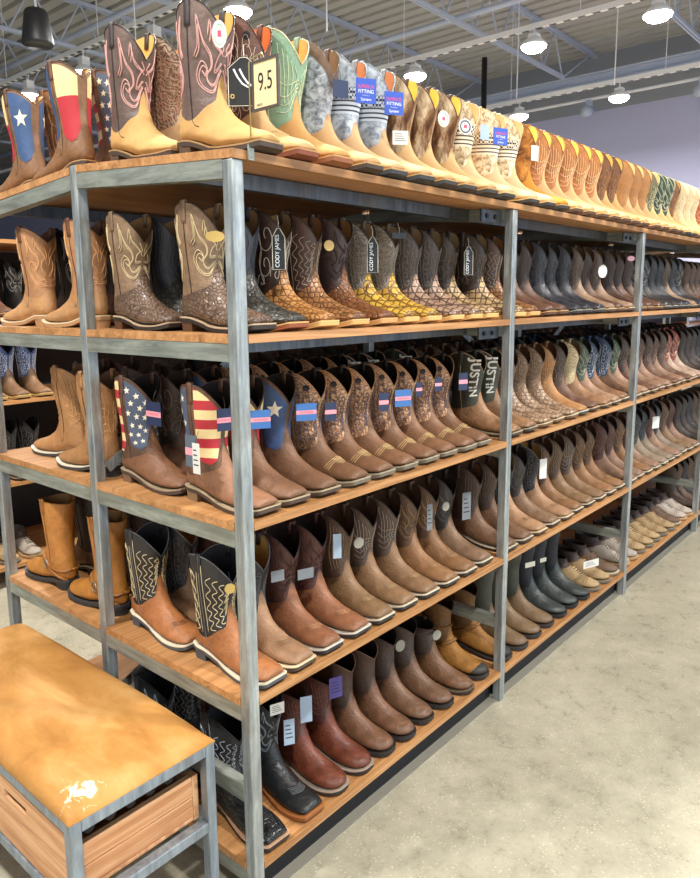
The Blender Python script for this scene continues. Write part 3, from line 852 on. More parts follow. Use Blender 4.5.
def ex_topcollar(s):
    mb = s.surf(lambda p: s.t0(p) - 0.0, lambda p: s.t0(p) + 0.55, 4, 0.002)
    return [('collar', mb.mesh('collar', leather('6d5442', 0.5), True), [])]
def ex_dark_collar_tall(s):
    mb = MB(); mb.tube([s.P(2 * math.pi * k / 30, 0.05, 0.001) for k in range(30)], 0.004, 6, closed=True)
    return [('collar', mb.mesh('collar', leather('2a2624', 0.6), True), [])]
COW = lambda: mottled('3f2616', '7a5230', 'd8c3a0', 16, 0.45)
TAN = suede('d9ab62')
# ---- the kinds of boots
style('t_flame', 'tall', suede('cfa56a'), '6b5750', 'd9b26a', 'a5835a', '43352c', '5a4636', '2b2523', '4a4446', 'flame', 'd9a8a0', 1, look='tan suede boot with pink flame stitched dark shaft', stitch_r=0.0015)
style('t_floral', 'tall', suede('c9a47a'), tooled('8a6a52', '5c4438', 'c9b49a'), 'c98a4a', 'b58d5c', '6b4630', None, '4a3a2c', None, 'dense', 'b9856a', 0, look='brown boot with dense floral stitched shaft')
style('t_maroon', 'tall', suede('cda574'), '6d4a3e', 'c8703c', 'a97c50', '7a3f26', None, '4a2c20', None, 'dense', 'd8bfa6', 1, look='tan boot with maroon shaft and orange lining', extra=ex_tooled_hole)
style('t_mint', 'tall', suede('c9985e'), leather('86a68a', 0.5, 0.15), 'e0a85c', 'b98c58', '8a5230', None, 'd9c9a0', None, 'feather', 'd5dcb4', 1, look='tan boot with mint green feather stitched shaft')
style('t_camogrey', 'tall', suede('cda272'), mottled('5c6068', '8f949c', 'c9cdd2', 55), '8a6a4a', 'b5905c', '3d3028', None, '5a4636', '6d5442', None, look='tan boot with mottled grey shaft and brown collar', extra=ex_topcollar)
style('t_serape', 'tall', suede('cfa97c'), banded('7c8894', 'a3adb5', 'c3cad0', 'c7d2dc', '303642', 55), 'c9875a', 'b5905c', '2f3236', None, '8b949c', '8b949c', None, look='tan boot with grey blue shaft and white stripes')
style('t_hair', 'tall', suede('cda774'), COW(), 'e8c65a', 'b5905c', '34302c', None, '4a3322', '4a3322', None, cut=0, look='tan boot with brown and white hair hide shaft')
style('t_sand', 'tall', suede('d6b98c'), banded('9a7c5c', 'd4bc94', 'efe0c0', 'f2e8d0', '4a3a34', 60), 'd9b67c', 'd9b67c', '34302c', None, 'c9a87a', 'c9a87a', None, look='sand boot with speckled shaft and dark stripes')
style('t_honey', 'tall', suede('c98a34'), mottled('5a3416', '9a5f24', 'c98a3c', 24), 'e8c65a', 'b5905c', '34302c', None, '8a5a24', None, None, look='honey brown burnished boot')
style('t_tanflame', 'tall', suede('d2aa78'), leather('b5763f', 0.5, 0.25), 'e9c35a', 'd9b67c', '5b3c26', None, '8a5a30', None, 'feather', 'ecd2a4', 1, look='tan boot with cream stitched orange brown shaft')
style('t_brown', 'tall', suede('cda46a'), leather('7d5230', 0.5, 0.3), 'c9a04c', 'd9b67c', '5b3c26', None, '4a3020', None, 'scroll', 'b98a5a', look='tan boot with dark brown shaft')
style('t_plain', 'tall', suede('d0a874'), leather('b07c48', 0.55, 0.2), 'd9b67c', 'd9b67c', '5b3c26', None, '8a5a30', None, None, look='plain light tan boot')
style('t_olive', 'tall', suede('d9b67c'), leather('6c6c4a', 0.5, 0.2), 'd9b67c', 'd9b67c', '5b3c26', None, 'c9b48c', None, 'scroll', 'd9d0b0', look='tan boot with olive shaft')
style('t_green', 'tall', suede('d9b67c'), leather('2e463a', 0.45, 0.2), '4a5a4a', 'd9b67c', '34302c', None, 'c9c4a0', None, 'flame', 'd4d0b0', look='tan boot with cream stitched dark green shaft')
style('t_cream', 'tall', suede('e2c894'), leather('d3bb8e', 0.5, 0.15), 'efdcb4', 'e3cda0', '8a6a44', None, 'f0e2c0', None, 'scroll', 'f3ead4', look='cream boot with stitched shaft')
style('t_rust', 'tall', suede('d9a468'), leather('b0552c', 0.5, 0.2), 'd98a5c', 'd9b67c', '6b3c26', None, '7a3418', None, 'flame', 'e8b08c', look='rust orange stitched boot')

style('s_ostrich', 'western', scales('7a6250', '4a382c', 85, '5f4a3c', 0.9), '8a6f56', 'a07a50', 'b9a184', '2b221c', '5a3c28', '3a2c22', None, 'flame', 'd3bf95', look='brown textured hide boot with cream flame stitching', stitch_r=0.0012)
style('s_gray', 'western', scales('4c4a44', '24221f', 65, '3a3a34', 0.5), leather('3f4148', 0.3, 0.2), '9a7c58', 'd0a468', '8a4a28', None, '26221f', None, 'lines', '5c6674', look='charcoal croc boot with blue grey shaft')
style('s_caiman', 'western', scales('c48e54', '7a4e28', 62, 'a8713c', 0.4), '4a3228', 'b59a74', 'e0b878', 'd6a866', '5a3c28', '2a1e18', None, 'scroll', 'd8ccb8', 1, look='honey croc boot with white scrolls on dark shaft', stitch_r=0.0011)
style('s_caiman2', 'western', scales('a8764a', '5c3c24', 66, '8c6038', 0.4), '5a4238', 'b58a5c', 'dcae72', 'cfa062', '5a3c28', '2a1e18', None, 'zig', 'b9a890', 1, look='tan croc boot with zigzag stitched brown shaft')
style('s_plain', 'western', scales('8a5a36', '5c3822', 70, '7a4c2c', 0.7), leather('4a3732', 0.35, 0.25), 'b58a5c', 'd6a468', 'c4925a', '5a3c28', '1e1816', None, 'flame', '3a2a26', 1, look='russet boot with plain dark shaft')
style('s_python', 'western', scales('d8b04a', '6b4a22', 48, 'c09038', 0.2), tooled('83776a', '5a5048', 'a89c8c'), 'c9b088', 'e0b878', 'd6a866', '5a3c28', '3a342e', None, 'dense', 'a09484', 0, look='yellow scaled boot with grey taupe shaft')
style('s_fish', 'western', scales('b09078', '4a362c', 46, '927462', 0.2), '4e4440', 'c9b088', 'e0b878', 'd6a866', '5a3c28', '241e1a', None, 'dense', '8a7c70', 0, look='pinkish scaled boot with swirled dark shaft')
style('s_fishgold', 'western', scales('c8a878', '4a362c', 46, '9a7c58', 0.2), '43362f', 'c9b088', 'e0b878', 'd6a866', '5a3c28', '241e1a', None, 'scroll', '8a7864', 0, look='golden scaled boot with dark shaft')
style('s_choc', 'western', leather('6a4a3a', 0.4), '463732', '8a6a4a', 'c49a68', '5a3c28', None, '241e1a', None, 'lines', '6e5c54', look='chocolate brown boot with tan soles')
style('s_black', 'western', leather('34343a', 0.3), '2c2d33', '5a544c', 'a09884', '2a2a2c', None, '161618', None, 'scroll', '6c6c70', look='black boot with grey stitched shaft')
style('s_blackw', 'western', leather('3c3836', 0.35), '222224', '5a544c', 'c0b498', '2a2a2c', None, '161618', None, 'flame', 'b8b4ac', look='black boot with white flame stitching')
style('s_taupe', 'western', leather('9a7c62', 0.45), '5c4a3e', '8a6a4a', 'd6b890', '4a3a30', None, '2a221c', None, 'scroll', '8c7a68', look='taupe boot with brown shaft')

style('m_stripes', 'western', leather('8a6146', 0.5, 0.2), '6b4c38', '2b2422', 'b3a284', '4a3a30', '8a6e50', '5a4030', '6b4c38', None, cut=2, look='brown boot with red and cream striped shaft', extra=ex_flag('stripes', 'stars'))
style('m_stars', 'western', leather('7a5238', 0.5, 0.2), '5f4434', '2b2422', '9c8a70', '4a3a30', '7a6048', '5a4030', '5f4434', None, cut=2, look='brown boot with navy star spangled shaft', extra=ex_flag('stars', 'stripes'))
style('m_texas', 'western', leather('7c583f', 0.5, 0.2), '6b4c38', '2b2422', 'b3a284', '4a3a30', None, '5a4030', '6b4c38', None, cut=2, look='brown boot with blue lone star shaft', extra=ex_flag('bluestar', 'band'))
style('m_band', 'western', leather('7c583f', 0.5, 0.2), '6b4c38', '2b2422', 'b3a284', '4a3a30', None, '5a4030', '6b4c38', None, cut=2, look='brown boot with cream over red shaft', extra=ex_flag('band', 'bluestar'))
style('m_tooled', 'western', leather('7a563c', 0.45, 0.22), tooled('c08a5c', '70504a', 'e2c4a0', 70), '241f1e', 'a89c84', '6a6254', '6a5038', 'c08a58', '2c2422', 'dense', '6a5a5c', 2, look='brown boot with tooled tan shaft and round hole', extra=ex_tooled_hole, stitch_r=0.0012)
style('m_olive', 'western', leather('8f6a4a', 0.45), leather('3c3f34', 0.5, 0.15), '2b2a28', 'a89c84', '3a3028', None, 'c0a080', '3c3f34', None, look='brown boot with white lettered olive shaft', extra=ex_letters)
style('m_wheat', 'western', leather('a8794c', 0.5, 0.2), leather('a87a4e', 0.5, 0.2), '6a4a34', 'ddd5c0', '3a3a3a', None, '5a4030', None, 'feather', 'd2a470', look='wheat brown boot with amber feather stitching')
style('m_fish', 'western', scales('b29478', '6a5242', 60, '8f7458', 0.3), tooled('7a604a', '54402f', 'a08468'), '6a4a34', 'd8c4a0', '6a4c34', None, '3a2c22', None, 'feather', '9c8468', look='pale scaled boot with brown swirled shaft')
style('m_dark', 'western', leather('6c4c3a', 0.45), leather('4a3a32', 0.45), '3a2c24', 'd0b490', '3a3028', None, '241e1a', None, 'scroll', '9c8878', look='dark brown boot with grey scroll stitching')
style('m_creamshaft', 'western', leather('98704e', 0.45), tooled('c9b48a', '9a8460', 'e6d8b4'), '8a7454', 'd0b490', '3a3028', None, '6a5238', None, None, look='brown boot with carved cream shaft')
style('m_greenshaft', 'western', leather('9c7a60', 0.45), leather('4c5a4a', 0.5), '3a3a30', 'd8c8ac', '3a3028', None, '242a22', None, 'flame', 'b4b8a4', look='rosy brown boot with green shaft')
style('m_blueshaft', 'western', leather('8a6448', 0.45), leather('3c4e6c', 0.5), '2a3444', 'd8c8ac', '3a3028', None, '1c2430', None, 'dense', 'c4ccd4', look='brown boot with blue white stitched shaft')
style('m_rosy', 'western', leather('927058', 0.45), leather('553c34', 0.45), '3a2c28', 'd8c0a8', '4a3028', None, '241a16', None, 'feather', 'b09484', look='rosy brown boot with maroon shaft')
style('m_red', 'western', leather('b49884', 0.45), leather('8a4438', 0.45), '3a2c28', 'd8c0a8', '4a3028', None, '241a16', None, 'flame', 'e4c8b0', look='pale boot with brick red shaft')

style('f_black', 'western', leather('a4683c', 0.42, 0.25), leather('26282c', 0.4, 0.2), '2c2c30', 'e2d7bd', '4e5054', '4e5258', '6a6e70', '26282c', 'zig', 'c6b68e', 1, look='cognac boot with cream zigzag on black shaft', extra=ex_vamp_stitch('6b4428', 4), stitch_r=0.0012)
style('f_blackpale', 'western', leather('a07a5a', 0.45, 0.2), leather('26282c', 0.4, 0.2), 'b08a4c', 'e2d0ac', '4a3c30', None, '6a6e70', '26282c', 'dense', '6c6c70', 1, look='light brown boot with black stitched shaft', extra=ex_vamp_stitch('7a5a3c', 4))
style('f_red', 'western', leather('8e5c3e', 0.4, 0.25), leather('5c3830', 0.4, 0.25), '2e2220', 'd9d2c4', '2a2a2e', None, '2a1e1a', None, 'flame', '4a2c26', 0, look='red brown boot with black and white sole', extra=ex_vamp_stitch('b98a64', 4))
style('f_taupe', 'western', leather('7f6142', 0.45, 0.22), leather('5e4636', 0.45, 0.2), '5a4232', 'd9ccb4', '2f2c2a', None, '2a1e1a', None, 'lines', 'a08a6c', 0, look='olive brown boot with arched stitching', extra=ex_vamp_stitch('a58a64', 3))
style('f_leaf', 'western', leather('826244', 0.45, 0.22), leather('5a483c', 0.45, 0.2), '5a4232', 'd9ccb4', '2f2c2a', None, '2a1e1a', None, 'feather', 'b0a090', 0, look='olive brown boot with pale leaf stitching', extra=ex_vamp_stitch('a58a64', 3))
style('f_brown', 'western', leather('86603e', 0.45, 0.22), leather('644a38', 0.45, 0.2), '5a4232', 'd9ccb4', '2f2c2a', None, '2a1e1a', None, 'flame', 'a8855c', 0, look='warm brown boot with amber flame stitching', extra=ex_vamp_stitch('a58a64', 3))
style('f_char', 'western', leather('7a5e46', 0.45, 0.22), leather('3c3634', 0.45, 0.2), '3a302a', 'd9ccb4', '2f2c2a', None, '1e1a18', None, 'flame', '6a625c', 0, look='brown boot with charcoal shaft')
style('f_choc', 'western', leather('6e4f38', 0.45, 0.22), leather('4a362c', 0.45, 0.2), '6a4a34', 'c9bca4', '2f2c2a', None, '1e1a18', None, 'lines', '6e5c4c', 0, look='chocolate boot with plain dark shaft')
style('f_grey', 'western', leather('857460', 0.45, 0.22), leather('34393c', 0.45, 0.2), '3a302a', 'd9ccb4', '2f2c2a', None, '1e1a18', None, 'scroll', '7c8080', 0, look='grey brown boot with slate shaft')
style('f_mauve', 'western', leather('8a6a54', 0.45, 0.22), leather('5a3832', 0.45, 0.2), '3a302a', 'd9ccb4', '4f3c2a', None, '1e1a18', None, 'scroll', '8c6c5c', 0, look='mauve brown boot with wine red shaft')

style('b_croc', 'western', scales('2a2c2e', '0c0c0e', 75, '1c1e20', 0.5, 0.3), leather('24262a', 0.3, 0.15), '2c2c30', 'c9a080', '2a2422', None, '101012', None, 'zig', 'a0a4a8', 0, look='black croc boot with white stitched shaft')
style('b_black', 'western', leather('1f2123', 0.25, 0.15), leather('1c2226', 0.32, 0.15), '2c2c30', 'b5713c', '8a5428', '1c1a18', '101012', None, 'flame', '98a0a4', 0, look='polished black boot with tan welt', extra=ex_vamp_stitch('6a6e70', 5))
style('b_burg', 'roper', leather('6c3826', 0.26, 0.4), leather('582f28', 0.3, 0.35), '6a4a34', 'a89888', '2a2422', None, '3a1c16', None, 'feather', '8a5040', 0, look='glossy burgundy round toe boot')
style('b_brownpull', 'roper', leather('6e4c36', 0.35, 0.3), leather('513c32', 0.4, 0.25), '2b2422', '2e2a28', '262424', None, '7a5a44', None, None, 0, look='brown round toe pull-on boot', obj='work_boot')
style('b_greypull', 'roper', leather('6b4d38', 0.35, 0.25), leather('4a3c36', 0.4, 0.25), '2b2422', '2e2a28', '262424', None, '2a2220', None, None, 0, look='dusky brown pull-on boot', obj='work_boot')
style('b_gore', 'ankle', leather('6a4a32', 0.38, 0.3), leather('4a3a32', 0.4, 0.25), '2b2422', '6a5a48', '2a2422', None, '2a2220', None, None, 0, look='brown ankle boot with elastic sides', extra=ex_gore, obj='work_boot')
style('b_mustard', 'roper', leather('8e6024', 0.55, 0.25), leather('6e4a22', 0.55, 0.25), '3a2a1c', '3a342e', '2a2a2a', None, '3a2a1c', None, None, 0, look='mustard work boot with black toe cap', extra=ex_engineer, obj='work_boot')
style('b_rubbrown', 'wellington', leather('6f573c', 0.45, 0.15), leather('44463a', 0.6, 0.15), '2b2422', '3a3632', '2c2c30', None, '2a2220', None, None, 0, look='brown rubber boot with green grey shaft', extra=ex_dark_collar_tall, obj='rubber_boot')
style('b_rubblack', 'wellington', leather('343a38', 0.3, 0.1), leather('26282e', 0.6, 0.1), '2b2422', '24282a', '1c1e20', None, '2a2220', None, None, 0, look='black rubber boot with navy shaft', extra=ex_dark_collar_tall, obj='rubber_boot')
style('b_shoe', 'shoe', leather('a58a62', 0.6, 0.15), '3a2c25', '2b2422', '8a7a60', '6a6660', '4a4640', '3a2c25', None, None, obj='low_shoe', cat='shoe', look='tan moccasin toe shoe with dark collar', extra=ex_collar)
style('b_shoedark', 'shoe', leather('6a5240', 0.6, 0.15), '3a2c25', '2b2422', 'd0c4a8', '8a7a60', '8a7a60', '3a2c25', None, None, obj='low_shoe', cat='shoe', look='brown moccasin toe shoe with pale sole', extra=ex_collar)
style('b_sneak', 'shoe', leather('a89c90', 0.6, 0.15), '3a2c25', '5a5450', 'c4a070', 'a8845c', '8a7a60', '5a5450', None, None, obj='low_shoe', cat='shoe', look='pale grey and tan lace shoe', extra=ex_collar)
style('h_harness', 'harness', leather('b0752f', 0.5, 0.25), leather('b87c3c', 0.55, 0.2), '8a6a44', '3a3a3c', '2a2c2e', None, '8e5a22', '8e5a22', None, 0, look='mustard harness boot with buckled straps', extra=ex_harness, obj='harness_boot')
style('l_tan', 'western', leather('b98a5c', 0.45, 0.2), leather('b8855c', 0.45, 0.2), '6a4a34', 'e0cda8', 'b08860', None, '6a4632', '6a4632', 'flame', 'e0b07c', 0, look='tan boot with orange flame stitched shaft', stitch_r=0.0012)
style('l_flagtop', 'western', leather('86603f', 0.5, 0.2), '8a684c', 'e2b46c', 'a5835a', '43352c', None, '5a4030', '6b4c38', None, cut=2, look='brown boot with lone star blue shaft', extra=ex_flag('band', 'bluestar'))
style('l_starstrip', 'western', leather('86603f', 0.5, 0.2), '5f4434', '2b2422', 'a5835a', '43352c', None, '5a4030', '6b4c38', None, look='brown boot with striped flag shaft', extra=ex_flag('stars', 'stripes'))
style('m_texback', 'western', leather('86603f', 0.5, 0.2), '8a684c', 'e2b46c', 'a5835a', '43352c', None, '5a4030', '6b4c38', None, cut=2, look='brown boot with cream over red back panel', extra=ex_flag('bluestar', 'band'))
style('g_blue', 'western', leather('7c5e44', 0.45, 0.2), leather('3f578c', 0.45), '2a3444', 'd8b878', '9a7a4c', None, '1c2430', None, 'dense', 'd8dce4', look='brown boot with white scrolls on navy shaft')
style('g_dark', 'western', leather('4e3c32', 0.45, 0.2), leather('2c2a2c', 0.45), '2a2a2a', 'a08c70', '3a3028', None, '1c1a18', None, 'scroll', '7c7874', look='dark brown boot with black shaft')

ORD = 'first second third fourth fifth sixth seventh eighth ninth tenth eleventh twelfth'.split()
SHN = ['top', 'second', 'middle', 'fourth', 'bottom']
POSTN = ['corner', 'second', 'third', 'fourth']
ZT = [z + TH for z in ZB]
def xs_bay(b, n, a=0.080, step=0.1165):
    if b == 0: return [a + step * i for i in range(n)]
    w_ = PX[b + 1] - PX[b] - PW; st = w_ / n
    return [PX[b] + PW + st * (i + 0.5) for i in range(n)]
def put_row(li, b, styles, ytoe, row, xs=None, skip=()):
    xs = xs or xs_bay(b, len(styles))
    for i, (st, x) in enumerate(zip(styles, xs)):
        if li and i == 0: x = max(x, PX[b] + 0.090)
        if st is None or i in skip: continue
        nb = STY[st]['look']
        lab = f"{nb}, {ORD[i]} past {POSTN[b]} post, {row} {SHN[li]} shelf"
        grp = f"{'shoes' if STY[st]['cat'] == 'shoe' else 'boots'} on the {SHN[li]} shelf"
        yt = ytoe + random.uniform(-0.004, 0.006)
        if li == 0:
            yh = yt + BL; z = top_z(max(0, yt + 0.05)) + TH; ang = math.atan2(0.0425, YB)
            # stands on the sloping top board: heel end higher
            zt_ = ZB[0] + 0.0425 * yh / YB + TH + 0.0004
            boot(st, x, yt, zt_, -1, lab, grp, pitch=ang)
        else:
            boot(st, x, yt, ZT[li] + 0.0003, -1, lab, grp)
top1 = ['t_flame', 't_maroon', 't_mint', 't_camogrey', 't_serape', 't_serape', 't_hair', 't_hair', 't_hair', 't_sand']
top2 = ['t_sand', 't_sand', 't_honey', 't_tanflame', 't_tanflame', 't_tanflame', 't_tanflame', 't_tanflame', 't_brown', 't_brown']
top3 = ['t_plain', 't_plain', 't_plain', 't_olive', 't_green', 't_green', 't_brown', 't_cream', 't_cream', 't_cream']
top4 = ['t_rust', 't_rust', 't_rust', 't_cream', 't_plain', 't_brown']
YF0, YR0 = -0.030, 0.268
put_row(0, 0, top1, YF0, 'front'); put_row(0, 1, top2, YF0, 'front'); put_row(0, 2, top3, YF0, 'front')
put_row(0, 3, top4, YF0, 'front', xs=[PX[3] + 0.1 + 0.118 * i for i in range(6)])
put_row(0, 0, ['t_flame', 't_floral', 't_mint', 't_camogrey', 't_serape', 't_serape', 't_hair', 't_hair', 't_hair', 't_sand'], YR0, 'back')
put_row(0, 1, ['t_sand', 't_sand', 't_serape', 't_tanflame', 't_tanflame'], YR0, 'back', xs=xs_bay(1, 10)[:5])
r2a = ['s_ostrich', 's_gray', 's_caiman', 's_caiman2', 's_plain', 's_python', 's_python', 's_fish', 's_fish', 's_fishgold']
r2b = ['s_fishgold', 's_caiman2', 's_choc', 's_choc', 's_black', 's_black', 's_black', 's_taupe', 's_choc', 's_taupe']
r2c = ['s_choc', 's_choc', 's_choc', 's_blackw', 's_blackw', 's_black', 's_black', 's_taupe', 's_black', 's_blackw']
YF, YR = 0.012, 0.312
put_row(1, 0, r2a, YF, 'front'); put_row(1, 1, r2b, YF, 'front'); put_row(1, 2, r2c, YF, 'front')
put_row(1, 0, ['s_ostrich', 's_gray', 's_blackw', 's_caiman2', 's_plain', 's_python', 's_python', 's_fish', 's_fish', 's_blackw'], YR, 'back')
xs3 = [0.082, 0.198, 0.310, 0.432, 0.545, 0.655, 0.772, 0.885, 0.993, 1.100]
r3a = ['m_stripes', 'm_band', 'm_texas'] + ['m_tooled'] * 7
r3b = ['m_olive', 'm_olive', 'm_fish', 'm_fish', 'm_fish', 'm_wheat', 'm_dark', 'm_creamshaft', 'm_greenshaft', 'm_blueshaft']
r3c = ['m_blueshaft', 'm_greenshaft', 'm_dark', 'm_rosy', 'm_rosy', 'm_dark', 'm_rosy', 'm_dark', 'm_red', 'm_red']
put_row(2, 0, r3a, YF, 'front', xs=xs3); put_row(2, 1, r3b, YF, 'front'); put_row(2, 2, r3c, YF, 'front')
put_row(2, 0, ['m_stars', 'm_dark', 'm_texas'] + ['m_tooled'] * 5 + ['m_olive', 'm_olive'], YR, 'back', xs=xs3)
r4a = ['f_black', 'f_blackpale', 'f_red', 'f_red', 'f_taupe', 'f_leaf', 'f_leaf', 'f_brown', 'f_brown', 'f_char']
r4b = ['f_choc', 'f_choc', 'f_blackpale', 'f_char', 'f_blackpale', 'f_brown', 'f_taupe', 'f_leaf', 'f_brown', 'f_brown']
r4c = ['f_mauve', 'f_mauve', 'f_brown', 'f_mauve', 'f_grey', 'f_grey', 'f_mauve', 'f_grey', 'f_taupe', 'f_mauve']
put_row(3, 0, r4a, YF, 'front'); put_row(3, 1, r4b, YF, 'front'); put_row(3, 2, r4c, YF, 'front')
put_row(3, 0, ['f_black', 'f_blackpale', 'f_red', 'f_red', 'f_taupe', 'f_leaf', 'f_leaf', 'f_brown', 'f_brown', 'f_choc'], YR, 'back')
r5a = ['b_croc', 'b_black', 'b_burg', 'b_burg', 'b_brownpull', 'b_brownpull', 'b_greypull', 'b_greypull', 'b_gore', 'b_mustard']
r5b = ['b_mustard', 'b_rubbrown', 'b_rubbrown', 'b_rubbrown', 'b_rubblack', 'b_rubblack', 'b_rubblack', 'b_shoe', 'b_shoe', 'b_shoedark']
r5c = ['b_sneak', 'b_sneak', 'b_shoe', 'b_shoe', 'b_shoe', 'b_shoe', 'b_shoe', 'b_shoedark', 'b_sneak', 'b_sneak']
put_row(4, 0, r5a, YF, 'front', xs=[.094, .228, .346, .460, .566, .674, .786, .900, 1.020, 1.142]); put_row(4, 1, r5b, YF, 'front'); put_row(4, 2, r5c, YF, 'front')
put_row(4, 0, ['b_black', 'b_croc', 'b_burg', 'b_burg', 'b_brownpull', 'b_brownpull', 'b_greypull', 'b_greypull', 'b_mustard', 'b_mustard'], YR, 'back')
put_row(4, 1, ['b_mustard', 'b_rubbrown', 'b_rubbrown', 'b_rubblack', 'b_rubblack', 'b_rubblack', 'b_rubblack', 'b_shoe', 'b_shoe', 'b_shoe'], YR, 'back')
for li, sty in ((1, ['s_fishgold', 's_choc', 's_choc', 's_black', 's_black', 's_black', 's_black', 's_choc', 's_choc', 's_choc']),
                (2, ['m_olive', 'm_fish', 'm_fish', 'm_fish', 'm_dark', 'm_dark', 'm_dark', 'm_blueshaft', 'm_greenshaft', 'm_blueshaft']),
                (3, ['f_choc', 'f_char', 'f_blackpale', 'f_char', 'f_blackpale', 'f_brown', 'f_taupe', 'f_leaf', 'f_brown', 'f_brown'])):
    put_row(li, 1, sty, YR, 'back')

# the other side of the rack (toes point away to +Y)
def side(li, st, x, ytoe, where):
    z = ZT[li] + 0.0003; p = 0
    if li == 0:
        p = math.atan2(0.039, YC - YB); z = top_z(ytoe - BL) + TH + 0.0004
    boot(st, x, ytoe, z, 1, f"{STY[st]['look']}, {where}, {SHN[li]} shelf", 'boots on the rear side of the rack', pitch=p)
for li, (a, b, c, d) in enumerate([('m_texback', 'l_flagtop', 'm_stripes', 't_brown'), ('l_tan', 'l_tan', 's_choc', 's_blackw'), ('m_wheat', 'm_wheat', 'm_dark', 'm_rosy'), ('h_harness', 'h_harness', 'f_choc', 'f_char')]):
    side(li, a, (0.088, 0.088, 0.078, 0.082)[li], (0.965, 0.950, 0.915, 0.925)[li], 'beside the second end post')
    side(li, b, (0.092, 0.092, 0.128, 0.085)[li], (1.250, 1.245, 1.165, 1.225)[li], 'toe at the rear corner')
    side(li, c, (0.206, 0.206, 0.245, 0.206)[li], 0.95, 'second column inside'); side(li, d, (0.21, 0.21, 0.25, 0.21)[li], 1.245, 'second column outside')
    if li: side(li, c, 0.36, 0.95, 'third column inside'); side(li, d, 0.36, 1.245, 'third column outside')
# past the three hundred that show largest: the rest of the stock deeper in the rack, seen only as dark gaps between the front boots
def deep_stock():
    s = Shape(0.29, 0.05, 'square', 0.034, nu=14); bits = [s.surf(lambda p: s.t0(p), s.NR, 12, 0.0, True), s.sole(0.004, 0.001, 0.010), s.heelblock()]
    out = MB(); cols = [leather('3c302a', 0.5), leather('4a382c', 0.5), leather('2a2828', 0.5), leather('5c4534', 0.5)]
    def put(x, yt, z, face):
        k = random.randrange(4); a = face * math.pi / 2
        for b in bits:
            vs = []
            for vx, vy, vz in b.v:
                vs.append((x - math.sin(a) * vy, yt + face * (vx - BL), z + vz))
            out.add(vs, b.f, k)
    for li in (1, 2, 3, 4):
        for b in range(4):
            for i in range(10):
                x = PX[b] + PW + 0.06 + 0.1185 * i
                if b == 0 and i < 4: continue
                if li < 4 or b > 0: put(x, 0.95, ZT[li], 1); put(x, 1.245, ZT[li], 1)
                if b > 1 and li < 4: put(x, 0.312, ZT[li], -1)
                if b == 3: put(x, 0.012, ZT[li], -1)
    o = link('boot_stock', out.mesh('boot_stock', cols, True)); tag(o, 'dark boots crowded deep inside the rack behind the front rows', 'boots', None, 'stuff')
deep_stock()

# the next rack across the aisle
G = thing('shelving_rack', 'parallel wooden shelving rack across the far aisle behind', 'shelving rack', (0, 2.45, 0))
for px in (-1.1, 0.02, 1.9, 3.2, 4.5, 5.8, 7.1, 8.4, 9.7, 11.0, 12.3, 14.6):
    mb = MB(); mb.box(px, px + PW, 0.0, PW, 0, 1.77); link('post', mb.mesh('post', M_STEEL), G)
for zb in ZB:
    mb = MB(); mb.box(-1.06, 14.6, 0, 0.62, zb, zb + TH) if zb == ZB[0] else mb.box(-1.06, 14.6, 0.033, 0.62, zb, zb + TH)
    link('shelf_board', mb.mesh('shelf_board', M_SHELF), G)
mb = MB(); mb.box(-1.06, 14.6, 0.62, 0.63, 0.05, 1.77); link('added_dark_sheet', mb.mesh('added_dark_sheet', M_DARK), G)  # added dark sheet, run lengthened too, to cover the bright far wall
for li, sts, xa in ((0, ['t_brown', 't_plain', 't_brown'], 0.20), (1, ['s_blackw', 's_choc', 'g_dark', 's_choc', 's_blackw'], 0.28), (2, ['g_blue', 'g_blue', 'g_blue', 'g_blue', 'g_blue'], 0.32), (3, ['b_rubbrown', 'b_rubbrown', 'g_dark', 'g_dark', 'g_dark'], 0.30), (4, ['b_sneak', 'b_shoe', 'b_shoe', 'b_shoe', 'b_sneak'], 0.20)):
    for i, st in enumerate(sts):
        boot(st, xa + 0.125 * i, 2.45 + (0.04), ZT[li] + 0.0003, -1, f"{STY[st]['look']}, {ORD[i]} across rear aisle, {SHN[li]} shelf", 'boots on the rack across the aisle')

# ------------------------------------------------------------------ bench
BX0, BX1, BY0, BY1, BZ = -0.418, -0.052, 0.070, 1.035, 0.455
bench = thing('storage_bench', 'steel framed bench with tan hide seat and pine drawers beside the rack', 'bench')
def br(name, x0, x1, y0, y1, z0, z1, mat=None, bv=0.002):
    mb = MB(); mb.box(x0, x1, y0, y1, z0, z1); o = link(name, mb.mesh(name, mat or M_BENCHSTEEL), bench)
    if bv: bevel(o, bv)
    return o
T_ = 0.026
for x in (BX0, BX1 - T_):
    for y in (BY0, BY1 - T_): br('leg', x, x + T_, y, y + T_, 0, BZ)
for x in (BX0, BX1 - T_):
    br('side_rail', x, x + T_, BY0 + T_, BY1 - T_, BZ - T_, BZ); br('side_rail', x, x + T_, BY0 + T_, BY1 - T_, 0.232, 0.232 + T_)
for y in (BY0, BY1 - T_):
    br('end_rail', BX0 + T_, BX1 - T_, y, y + T_, BZ - T_, BZ); br('end_rail', BX0 + T_, BX1 - T_, y, y + T_, 0.232, 0.232 + T_)
